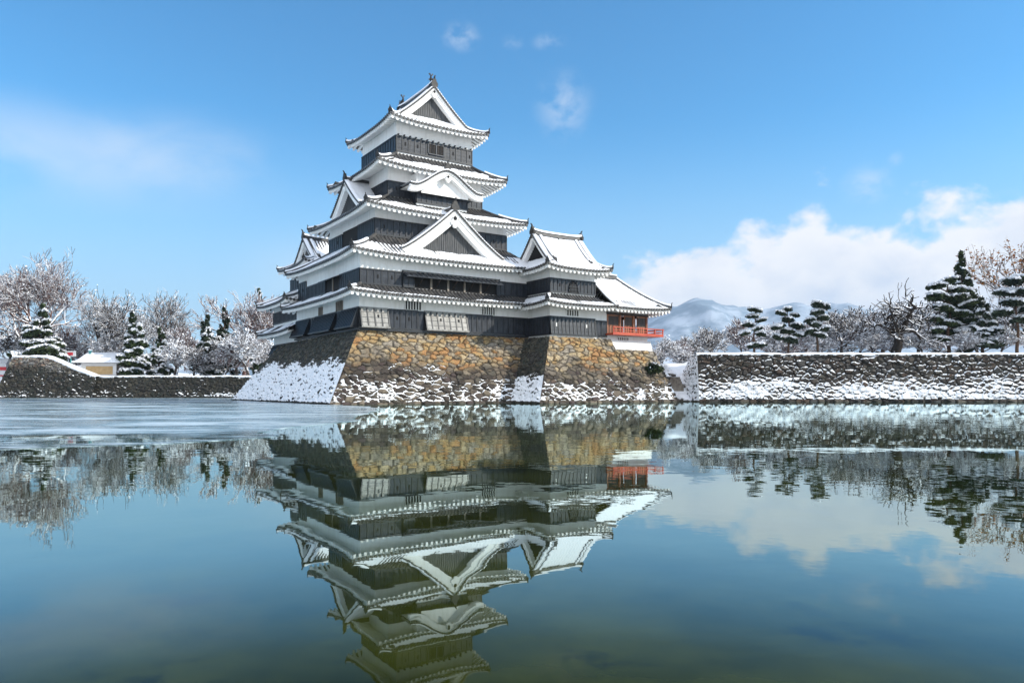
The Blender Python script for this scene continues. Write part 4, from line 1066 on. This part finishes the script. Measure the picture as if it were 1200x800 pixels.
def pads_tree(name, loc, H, pads, seed, needle=NEEDLE, trunk_r=.16, snow=.6, bend=.25, dens=1., size=.17):
    """pine with separate foliage clouds. pads: (dx, dy, z, rx, rz) in metres"""
    r = random.Random(seed); rr = np.random.RandomState(seed); root = empty(name, loc)
    t = TreeMesh(); zs = np.linspace(0, H * .93, 9)
    px = np.array([bend * math.sin(z * 1.1 + seed) * z / H * 1.2 for z in zs]); py = np.array([bend * math.cos(z * .9 + seed) * z / H for z in zs])
    px -= px[0]; py -= py[0]
    t.tube(np.stack([px, py, zs - .1], 1), np.linspace(trunk_r, trunk_r * .25, 9), 7)
    CN, SN_, CS, SS = [], [], [], []
    for dx_, dy_, z, rx, rz in pads:
        bx, by = np.interp(z - .2, zs, px), np.interp(z - .2, zs, py)
        c = np.array([bx + dx_, by + dy_, z])
        zb = max(.2, z - .35 - .25 * math.hypot(dx_, dy_)); b0 = np.array([np.interp(zb, zs, px), np.interp(zb, zs, py), zb])
        t.tube(np.stack([b0, b0 * .5 + c * .5 + np.array([0, 0, -.05]), c - np.array([0, 0, rz * .4])]), [trunk_r * .4, trunk_r * .3, trunk_r * .12], 5)
        n = int(230 * dens * rx * rx / (size / .17) ** 1.6) + 60
        ang = rr.uniform(0, 2 * np.pi, n); q = np.sqrt(rr.uniform(0, 1, n)) * (.82 + .28 * np.sin(ang * 3 + seed) * np.cos(ang * 2 + z))
        zz = rr.uniform(-1, 1, n) * np.sqrt(np.clip(1 - q * q, .03, 1))
        tlx, tly = rr.uniform(-.28, .28, 2); ry = rx * rr.uniform(.75, 1.15)
        ex, ey = np.cos(ang) * q * rx, np.sin(ang) * q * ry
        p = np.stack([ex, ey, zz * rz - .3 * rz * q * q + tlx * ex + tly * ey + .3 * rz * (fbm(ex * 2 + z, ey * 2 + seed, 3) - .47) * 2], 1) + c
        CN.append(p); SN_.append(rr.uniform(.6, 1.25, n) * size)
        ms = int(n * 1.1 * snow) if rx > .42 or rz < .3 else 3
        ang = rr.uniform(0, 2 * np.pi, ms); q = np.sqrt(rr.uniform(0, 1, ms)) * (.80 + .2 * np.sin(ang * 3 + seed + 1))
        keepm = fbm(np.cos(ang) * q * rx * 1.4 + z * 3, np.sin(ang) * q * rx * 1.4 + seed, 2) > (.30 if snow > .5 else .42)
        ex, ey = np.cos(ang) * q * rx, np.sin(ang) * q * ry
        p = np.stack([ex, ey, np.sqrt(np.clip(1 - q * q, 0, 1)) * rz * .95 + .03 + rr.uniform(-.06, .09, ms) + tlx * ex + tly * ey + .6 * rz * (fbm(ex * 2 + z, ey * 2 + seed, 3) - .47)], 1) + c
        CS.append(p[keepm]); SS.append(rr.uniform(.7, 1.3, keepm.sum()) * size * .95)
    t.build('trunk', PINEBARK, root)
    tufts('foliage', np.concatenate(CN), np.concatenate(SN_), needle, None, root, rr, .7)
    tufts('snow_cover', np.concatenate(CS), np.concatenate(SS), SNOW, None, root, rr, .5)
    return root
def cone_pads(H, rbase, seed, z0=.12, tiers=9, droop=0., irregular=.3):
    r = random.Random(seed); P = []
    for i in range(tiers):
        f = i / (tiers - 1); z = H * (z0 + (.97 - z0) * f); rad = rbase * (1 - f) ** .85 + .12
        n = max(2, int(4 + 5 * (1 - f)))
        if f > .9: P.append((0, 0, z - .2, .16 + rbase * .07, .5)); continue
        a0 = r.uniform(0, 6.28)
        for k in range(n):
            a = a0 + 6.283 * k / n + r.uniform(-.3, .3); q = rad * r.uniform(.45, .72)
            P.append((math.cos(a) * q, math.sin(a) * q, z + r.uniform(-.11, .11) * H * (1 - f * .7) - droop * q, rad * r.uniform(.26, .52), (H * .030 + .14) * r.uniform(.8, 1.5)))
    return P

GL, GRt = 3.2, 5.0
def place(px, Y, z=None): return (PX(px, Y), Y, z)
# right bank: three clipped pines
def niwaki(px, Y, H, pads, seed, label, **k):
    o = pads_tree('clipped_pine', (PX(px, Y), Y, GRt), H, pads, seed, NEEDLE_B, .15, .75, .2, 1.5, .12, **k)
    return tag(o, label, 'pine tree', 'clipped pines along the right moat wall')
niwaki(884, 84, 5.55, [(-.05, 0, 5.35, .95, .24), (-.25, .1, 4.65, .85, .20), (.75, 0, 4.2, .72, .18), (-.55, .2, 3.65, .75, .2), (.35, -.1, 3.25, .75, .2), (-1.05, 0, 2.75, .85, .24), (.85, .2, 2.6, .7, .2), (.15, 0, 1.3, 1.2, .26)], 3,
       'leftmost of the three clipped pines on the right wall, with flat separate tiers')
niwaki(924, 84.5, 5.7, [(.05, 0, 5.45, .62, .24), (-.75, 0, 5.0, .7, .22), (.85, .2, 4.8, .6, .2), (.0, .3, 4.3, .8, .26), (-1.35, 0, 3.5, .9, .28), (.75, -.2, 3.55, .9, .26), (-.3, 0, 3.0, .9, .3), (1.1, 0, 2.6, .9, .26), (-1.2, .1, 2.3, .8, .26), (.2, -.2, 1.9, .9, .28)], 5,
       'middle of the three clipped pines on the right wall, broad and ragged')
niwaki(958, 84, 6.3, [(-.15, 0, 5.95, .9, .42), (.75, .1, 5.7, .65, .36), (-.1, 0, 5.1, .9, .36), (.6, 0, 4.5, .85, .32), (-.75, .1, 4.2, .7, .28), (-.1, .2, 3.8, .85, .34), (.75, -.1, 3.2, .8, .3), (-.6, 0, 2.9, .75, .3), (.3, 0, 2.5, .9, .3)], 8,
       'rightmost and tallest of the three clipped pines on the right wall, with a rounded head')
# old pollard with thick snowy limbs
g = bare_tree('gnarled_tree', (PX(1050, 84), 84, GRt), 9.3, 18, spread=1.0, up=.36, maxlev=5, kids=(6, 3, 3, 3, 2), rmin=.035, mat=DARKLIMB, rad=.66, trunk_frac=.36, wig=.34, bark=DARKBARK)
tag(g, 'gnarled old bare tree with a thick dark trunk and snowy limbs on the right wall', 'bare tree')
# pines at the right
o = pads_tree('pine_tree', (PX(1112, 88), 88, GRt), 9.6, [(.0, 0, 9.2, 1.2, .35), (-1.3, 0, 8.6, 1.3, .36), (1.2, .2, 8.2, 1.2, .34), (-1.5, 0, 7.3, 1.5, .4), (.8, .2, 7.0, 1.5, .4), (2.2, 0, 6.3, 1.5, .4), (-.9, 0, 6.0, 1.4, .4), (-1.9, 0, 4.8, 1.2, .36), (1.2, -.2, 5.2, 1.6, .4), (2.8, 0, 4.5, 1.3, .36), (.2, 0, 4.1, 1.3, .36), (-1.6, 0, 3.3, 1.3, .34), (1.9, 0, 3.3, 1.5, .36), (-.6, 0, 2.3, 1.1, .3)], 21, NEEDLE, .24, .9, .5, 1., .17)
tag(o, 'large spreading pine with snow on its tiers beside the gnarled bare tree', 'pine tree')
o = pads_tree('fir_tree', (PX(1127, 91), 91, GRt), 13.6, cone_pads(13.6, 2.3, 5, .3, 13, .16), 22, NEEDLE, .22, .45, .1, .8, .18)
tag(o, 'tall pointed fir rising above the spreading pine on the right', 'fir tree')
o = pads_tree('pine_tree', (PX(1152, 87), 87, GRt), 7.2, cone_pads(7.2, 2.6, 9, .25, 7, .1), 23, NEEDLE_B, .2, .7, .4, .8, .18)
tag(o, 'smaller snow laden pine right of the spreading pine', 'pine tree')
o = pads_tree('pine_tree', (PX(1192, 84), 84, GRt), 9.2, [(-.8, 0, 8.6, 1.3, .36), (.9, 0, 8.9, 1.3, .36), (-1.2, .2, 7.4, 1.4, .36), (1, 0, 7.3, 1.5, .4), (-.2, 0, 6.2, 1.5, .4), (1.8, 0, 5.5, 1.4, .36), (-1.6, 0, 5.0, 1.2, .34), (.4, 0, 4.2, 1.3, .36)], 24, NEEDLE_B, .2, .95, .4, .9, .17)
tag(o, 'pine with snowy tiers at the right edge of the view', 'pine tree')
o = bare_tree('leafy_tree', (PX(1212, 99), 99, GRt), 16.4, 34, spread=.66, up=.4, maxlev=5, kids=(5, 4, 3, 3, 3), rmin=.026, mat=BARK, leaf=(RUST, 1500, .62), lean=(.05, 0), trunk_frac=.33)
tag(o, 'tall tree holding rusty brown leaves at the right edge above the pines', 'tree')
# frosted thickets behind the right wall
protoA = bare_tree('frosted_tree', (0, 0, 0), 4.6, 41, spread=.75, up=.4, maxlev=5, kids=(6, 5, 4, 3, 3), rmin=.022, mat=BARK, tmat=BARK_FROST, dust=1500, trunk_frac=.24)
protoB = bare_tree('frosted_tree', (0, 0, 0), 4.6, 47, spread=.8, up=.3, maxlev=5, kids=(7, 5, 4, 3, 3), rmin=.022, mat=BARK, tmat=BARK, dust=500, trunk_frac=.24)
protoC = bare_tree('frosted_tree', (0, 0, 0), 4.6, 53, spread=.7, up=.45, maxlev=5, kids=(6, 5, 4, 4, 3), rmin=.02, mat=BARK, tmat=BARK_RED, dust=700, trunk_frac=.25)
used = set()
def thicket(proto, px, Y, z, H, rz, label, group, wid=1.):
    o = proto if proto.name not in used else copy_tree(proto); used.add(proto.name)
    o.location = (PX(px, Y), Y, z); o.rotation_euler = (0, 0, rz); s = H / 4.6; o.scale = (s * wid, s * wid, s)
    return tag(o, label, 'bare tree', group)
RG = 'frosted trees behind the right wall'; LGp = 'frosted trees on the left bank'
for proto, px, Y, H, rz, wid, lab in (
    (protoB, 835, 100, 5.0, .3, 1.1, 'dark twiggy snowy tree behind the left end of the right wall'),
    (protoC, 866, 104, 6.6, 1.2, 1.1, 'brownish frosted tree behind the leftmost clipped pine'),
    (protoA, 905, 100, 5.2, 2.2, 1.3, 'white frosted tree between the first two clipped pines'),
    (protoC, 942, 101, 5.4, 3.3, 1.2, 'frosted tree between the second and third clipped pines'),
    (protoB, 985, 92, 6.8, 4.1, 1.1, 'frosted tree right of the tallest clipped pine'),
    (protoC, 1006, 97, 6.6, .9, 1.2, 'reddish frosted tree left of the gnarled bare tree'),
    (protoA, 1022, 90, 4.0, 5.1, 1.4, 'low white frosted bush left of the gnarled trunk'),
    (protoB, 1075, 98, 8.4, 2.7, 1.1, 'tall frosted tree behind the gnarled bare tree'),
    (protoA, 1082, 88, 4.0, 3.7, 1.4, 'low white frosted bush right of the gnarled trunk'),
    (protoC, 1150, 102, 8.6, 5.7, 1.2, 'tall frosted tree behind the smaller snow laden pine'),
    (protoA, 1172, 86, 3.8, .5, 1.5, 'white frosted bush between the pines near the right edge'),
    (protoC, 896, 112, 6.4, 2.4, 1.6, 'reddish haze of twigs far behind the leftmost clipped pine'),
    (protoB, 925, 116, 6.8, 3.4, 1.6, 'far frosted tree behind the middle clipped pine'),
    (protoC, 968, 112, 7.4, 4.4, 1.6, 'far frosted tree behind the tallest clipped pine'),
    (protoB, 1035, 112, 9.4, 5.4, 1.5, 'far frosted tree behind the gnarled bare tree, left side'),
    (protoC, 1098, 116, 9.6, .4, 1.5, 'far reddish tree between the gnarled tree and the spreading pine'),
    (protoA, 1128, 86, 3.4, 1.4, 1.6, 'low white frosted bush under the spreading pine'),
    (protoA, 962, 90, 3.0, 2.2, 1.7, 'low white frosted bush behind the tallest clipped pine'),
    (protoA, 1050, 100, 5.0, 3.1, 1.8, 'white frosted tree straight behind the gnarled trunk'),
    (protoB, 1208, 95, 10.0, 1.9, 1.0, 'frosted tree behind the pine at the right edge')):
    thicket(proto, px, Y, GRt, H, rz, lab, RG, wid)
for proto, px, Y, z, H, rz, wid, lab in (
    (protoA, 776, 92, 4.2, 3.9, 1.1, 1.3, 'white snowy bush beside the red railed pavilion'),
    (protoA, 800, 89, 3.2, 3.3, 2.6, 1.3, 'snowy bush above the gap between castle and right wall'),
    (protoB, 812, 98, 4.4, 4.2, .2, 1.2, 'dark snowy bush at the left end of the right wall'),
    (protoA, 770, 87, 3.4, 3.0, 5.4, 1.4, 'snow covered bush under the balcony corner'),
    (protoC, 792, 94, 3.8, 4.0, 3.1, 1.4, 'taller twiggy bush standing behind the snowy gap'),
    (protoA, 786, 85, 1.2, 2.4, 4.4, 1.5, 'low snow covered bush on the slope under the pavilion')):
    thicket(proto, px, Y, z, H, rz, lab, 'snowy bushes beside the castle', wid)

# left bank
t = bare_tree('great_bare_tree', (PX(44, 126), 126, 3.2), 23.3, 62, spread=.74, up=.42, maxlev=7, kids=(5, 4, 4, 3, 3, 3), rmin=.03, mat=BARK, tmat=BARK_RED, rad=.55, dust=3500, trunk_frac=.26)
tag(t, 'tallest bare tree at the far left with snow lined reddish branches', 'bare tree', 'bare trees on the left bank')
t = bare_tree('great_bare_tree', (PX(108, 124), 124, 3.2), 15.0, 67, spread=.7, up=.34, maxlev=7, kids=(5, 4, 4, 3, 3, 2), rmin=.02, mat=BARK, tmat=BARK, rad=.36, dust=2200, trunk_frac=.24, lean=(.1, 0))
tag(t, 'lower bare tree with snow lined branches behind the low hut', 'bare tree', 'bare trees on the left bank')
t = bare_tree('great_bare_tree', (PX(192, 150), 150, 3.2), 18.6, 72, spread=.78, up=.45, maxlev=7, kids=(5, 4, 4, 3, 3, 2), rmin=.03, mat=BARK, tmat=BARK, rad=.4, trunk_frac=.24)
tag(t, 'thin grey bare tree standing behind the snowy pines left of centre', 'bare tree', 'bare trees on the left bank')
t = bare_tree('great_bare_tree', (PX(286, 128), 128, 3.2), 16.2, 79, spread=.66, up=.38, maxlev=7, kids=(5, 4, 4, 3, 3, 2), rmin=.028, mat=BARK_RED, tmat=BARK_RED, rad=.36, leaf=(RUST, 260, .35), dust=2600, trunk_frac=.24)
tag(t, 'reddish bare tree dusted with snow beside the left side of the castle', 'bare tree', 'bare trees on the left bank')
PG = 'snowy pines on the left bank'
def lpine(px, Y, z, top, rpx, seed, label, snow=.65, tiers=8, needle=NEEDLE, z0=.12, dr=.12):
    H = PZ(top, Y) - z; rb = rpx / F_PX * Y
    o = pads_tree('pine_tree', (PX(px, Y), Y, z), H, cone_pads(H, rb, seed, z0, tiers, dr), seed, needle, .22, snow, .3, .75, .22)
    return tag(o, label, 'pine tree', PG)
lpine(48, 117, 5.7, 355, 27, 81, 'broad snowy pine standing on top of the far left bastion', .6, 7)
lpine(158, 119, 3.2, 364, 22, 82, 'tall snowy pine right of the low hut', .65, 9)
lpine(187, 121, 3.2, 384, 15, 83, 'slim snow laden pine right of the pine by the hut', .85, 7)
lpine(243, 120, 3.2, 368, 18, 84, 'dark snowy pine left of the paired dark pines', .55, 8, NEEDLE_B)
lpine(262, 124, 3.2, 358, 17, 85, 'taller dark pine behind the bushes left of the castle', .45, 9, NEEDLE_B)
lpine(305, 150, 3.2, 336, 14, 86, 'pointed conifer rising behind the reddish tree at the left of the castle', .55, 10)
for proto, px, Y, H, rz, wid, lab in (
    (protoA, 205, 117, 6.2, .4, 1.2, 'white frosted tree at the low left wall, right of the slim pine'),
    (protoB, 228, 118, 5.4, 1.7, 1.3, 'dark twigged frosted tree in front of the dark snowy pine'),
    (protoC, 262, 116, 6.0, 2.9, 1.3, 'reddish frosted tree in front of the paired pines'),
    (protoA, 290, 115, 7.8, 4.0, 1.2, 'large white frosted tree touching the left side of the castle'),
    (protoB, 276, 120, 8.0, 5.0, 1.1, 'dark branched frosted tree behind the largest frosted tree'),
    (protoA, 128, 125, 8.5, .9, 1.1, 'white frosted tree directly behind the low hut'),
    (protoC, 80, 128, 9.0, 2.0, 1.2, 'reddish frosted tree behind the sloping end of the bastion'),
    (protoB, 10, 120, 8.0, 3.0, 1.4, 'frosted tree behind the kiosk at the left edge'),
    (protoC, 205, 135, 10.0, 3.9, 1.2, 'reddish frosted tree filling the gap between the left pines'),
    (protoC, 140, 140, 11.0, 5.9, 1.2, 'reddish frosted tree behind the tall snowy pine'),
    (protoB, 60, 140, 12.0, .6, 1.2, 'frosted tree behind the bastion pine'),
    (protoA, 310, 122, 6.5, 1.4, 1.2, 'white frosted tree half hidden by the castle')):
    thicket(proto, px, Y, 3.2, H, rz, lab, LGp, wid)

# ------------------------------------------------------------------ small things on the banks
hut = empty('hut', (PX(123, 118), 118, 3.5), R(5)); tag(hut, 'low hut with a thick snowy roof and ochre wall behind the left moat wall', 'hut')
m = MB(); m.box(-3.6, 3.0, 0, 4, 0, 2.1); w = m.build('wall', WHITEPAINT, hut)
m = MB(); m.box(-2.9, 1.2, -.06, .0, .2, 1.5); m.build('shutter', OCHRE, hut)
m = MB(); m.box(1.9, 3.5, -.3, .1, 0, 1.9); m.build('side_screen', DARKWOOD, hut)
m = MB(); m.hexa([(-4.6, -.9, 2.0), (4.3, -.9, 2.0), (4.3, 4.8, 2.0), (-4.6, 4.8, 2.0), (-3.6, 1.7, 3.5), (3.0, 1.7, 3.5), (3.0, 2.3, 3.5), (-3.6, 2.3, 3.5)]); rf = m.build('roof', TILE, hut)
P = []
for i in range(31):
    x = -4.65 + 9.0 * i / 30; k = min(1, (x + 4.65) / 1.1, (4.35 - x) / 1.4)
    P.append([(x, -.98, 2.04), (x, -1.0, 2.28 + .04 * nz(x)), (x, -.4, 2.3 + .45 * max(.1, k)), (x, 1.7, 2.45 + 1.35 * k), (x, 2.3, 2.45 + 1.35 * k), (x, 4.8, 2.2)])
m = MB(); m.grid(P, 0, True); sub(m, 'snow_cover', SNOW, rf)
kio = empty('kiosk', (PX(-8, 118), 118, 3.15)); tag(kio, 'small white kiosk with a red band and snowy roof at the left edge', 'kiosk')
m = MB(); m.box(-2, 2.1, 0, 3, 0, 2.4); m.build('wall', WHITEPAINT, kio)
m = MB(); m.box(-2, 2.1, -.05, 0, 1.2, 1.75); m.build('red_band', REDPAINT, kio)
m = MB(); m.box(-2, 2.1, -.05, 0, .25, .45); m.build('counter_strip', REDPAINT, kio)
m = MB(); m.hexa([(-2.5, -.6, 2.4), (2.6, -.6, 2.4), (2.6, 3.4, 2.4), (-2.5, 3.4, 2.4), (-2.3, .4, 3.1), (2.3, .4, 3.1), (2.3, 2.4, 3.1), (-2.3, 2.4, 3.1)]); m.build('snow_cover', SNOW, kio)
sg = empty('sign_post', (PX(83, 119), 119, 3.6)); tag(sg, 'small white and red sign on a teal post behind the bastion', 'sign')
m = MB(); m.tube([(0, 0, 0), (0, 0, 3.2)], .12, 8); m.build('post', TEAL, sg)
m = MB(); m.box(-.9, .9, -.16, -.1, 3.0, 3.9); bd = m.build('sign_board', WHITEPAINT, sg)
m = MB(); m.box(-.45, .45, -.2, -.165, 3.2, 3.65); sub(m, 'red_panel', REDPAINT, bd)
tp = MB(); tp.tube([(0, 0, 0), (0, 0, 4.2)], .16, 8); tp.tube([(0, 0, 4.2), (0, 0, 4.4)], .3, 8); tp.tube([(0, 0, 4.4), (0, 0, 4.62)], .3, 8, 1)
o = tp.build('utility_post', [TEAL, SNOW], None, (PX(105.5, 119), 119, 3.15)); tag(o, 'short teal post with a snow cap behind the hut roof', 'post')
# stone steps between castle and wall
m = MB()
for k in range(5): m.box(-.9, .9, k * .45, k * .45 + .5, -1, .25 * k)
o = m.build('stone_steps', GREYWOOD, None, (PX(791, 81.5), 81.2, 1.7)); tag(o, 'short dark steps in the snowy gap between castle and right wall', 'steps')

def boulder(loc, s, seed, label):
    rr = np.random.RandomState(seed); m = MB(); n1, n2 = 9, 14; P = []
    for i in range(n1 + 1):
        th = math.pi * i / n1; row = []
        for j in range(n2 + 1):
            ph = 2 * math.pi * (j % n2) / n2; d = Vector((math.sin(th) * math.cos(ph), math.sin(th) * math.sin(ph), math.cos(th)))
            k = 1 + .35 * mnoise.noise(d * 1.6 + Vector((seed, 0, 0))) + .12 * mnoise.noise(d * 4 + Vector((0, seed, 0)))
            row.append((d.x * s * k * 1.2, d.y * s * k, d.z * s * k * .75))
        P.append(row)
    m.grid(P, 0, True); o = m.build('boulder', ROCK, None, loc)
    return tag(o, label, 'boulder', 'snowy boulders in the gap beside the castle')
ROCK = material('snowy_rock', rough=.85, build=bark_build((.05, .045, .04), (.16, .14, .12), .25), spec=.2)
for i, (px, Y, z, sz, lab) in enumerate((
    (800, 80.2, .15, .75, 'snowy boulder at the waterline against the left end of the right wall'), (789, 80.6, .45, .6, 'small snowy boulder at the foot of the dark steps'),
    (776, 82.6, 2.7, .7, 'snowy boulder beside the right edge of the ochre rampart'), (808, 82.4, 1.6, .8, 'largest snowy boulder, against the end of the right wall'),
    (797, 84.2, 2.4, .55, 'snowy boulder above the dark steps'), (784, 84.6, 3.0, .6, 'snowy boulder at the top of the snowy gap'), (806, 79.4, .0, .5, 'lowest small boulder touching the water in the gap'))):
    boulder((PX(px, Y), Y, z), sz, 11 + i, lab)
o = pads_tree('dark_shrub', tuple(cw(34.9, -2.6, 2.9)), 1.3, [(0, 0, .75, .75, .5), (.5, -.1, .5, .6, .4), (-.5, 0, .45, .6, .4)], 77, NEEDLE, .05, .1, .05, 2., .10)
tag(o, 'dark round shrub growing out of the ochre rampart below the pavilion', 'shrub')
# ------------------------------------------------------------------ hills
def hill_build(t, p):
    v = t.node('ShaderNodeTexCoord').outputs['Object']
    n = t.noise(v, .006, 8, .65)
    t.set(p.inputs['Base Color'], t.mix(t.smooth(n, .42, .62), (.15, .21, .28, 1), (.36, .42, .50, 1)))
HILLM = material('hazy_snowy_forest_hill', rough=.9, build=hill_build, spec=.1)  # snow and forest tones paled and blued: distance haze put into the colour
def hills(name, Y, ridge, depth, seed, step):
    x0, x1 = ridge[0][0], ridge[-1][0]; xs = np.arange(PX(x0, Y), PX(x1, Y), step); V = []; nd = 24
    rx = [PX(a, Y) for a, b in ridge]; rz = [PZ(b, Y) for a, b in ridge]
    for x in xs:
        h = np.interp(x, rx, rz)
        for j in range(nd + 1):
            t = j / nd; prof = math.sin(math.pi * min(1, t * 1.0)) ** .9
            k = mnoise.fractal(Vector((x * .0035, t * 3.2, seed)), 1, 2, 6)
            V.append((x + 60 * k, Y - depth + 2 * depth * t, max(-2, h * (prof + .16 * k * min(1, prof * 3)) )))
    n = nd + 1; F = [(i * n + j, (i + 1) * n + j, (i + 1) * n + j + 1, i * n + j + 1) for i in range(len(xs) - 1) for j in range(nd)]
    return struct(np_mesh(name, V, F, HILLM, smooth=True))
hills('hills', 3600, [(640, 440), (700, 410), (760, 372), (800, 352), (832, 346), (870, 366), (905, 366), (960, 362), (1020, 372), (1100, 366), (1200, 360), (1320, 380), (1500, 430)], 900, 3, 22)
hills('hills', 2300, [(560, 450), (680, 436), (780, 402), (850, 386), (930, 392), (1040, 398), (1160, 392), (1300, 400), (1460, 440)], 420, 9, 22)
hills('hills', 2600, [(-460, 440), (-300, 425), (-100, 432), (60, 428), (200, 434), (330, 430), (480, 445)], 500, 12, 24)

# ------------------------------------------------------------------ haze
HZ = bpy.data.materials.new('air'); HZ.use_nodes = True; t = NT(HZ.node_tree); t.n.clear()
o_ = t.node('ShaderNodeOutputMaterial'); pv = t.node('ShaderNodeVolumePrincipled')
pv.inputs['Color'].default_value = (.72, .86, 1, 1); pv.inputs['Density'].default_value = 1.0e-4; pv.inputs['Anisotropy'].default_value = .1
t.l.new(pv.outputs[0], o_.inputs['Volume'])
m = MB(); m.box(-4700, 4700, -600, 4700, -3, 520); hzo = m.build('haze', HZ); hzo['kind'] = 'stuff'
SC.cycles.volume_bounces = 0; SC.cycles.max_bounces = 8
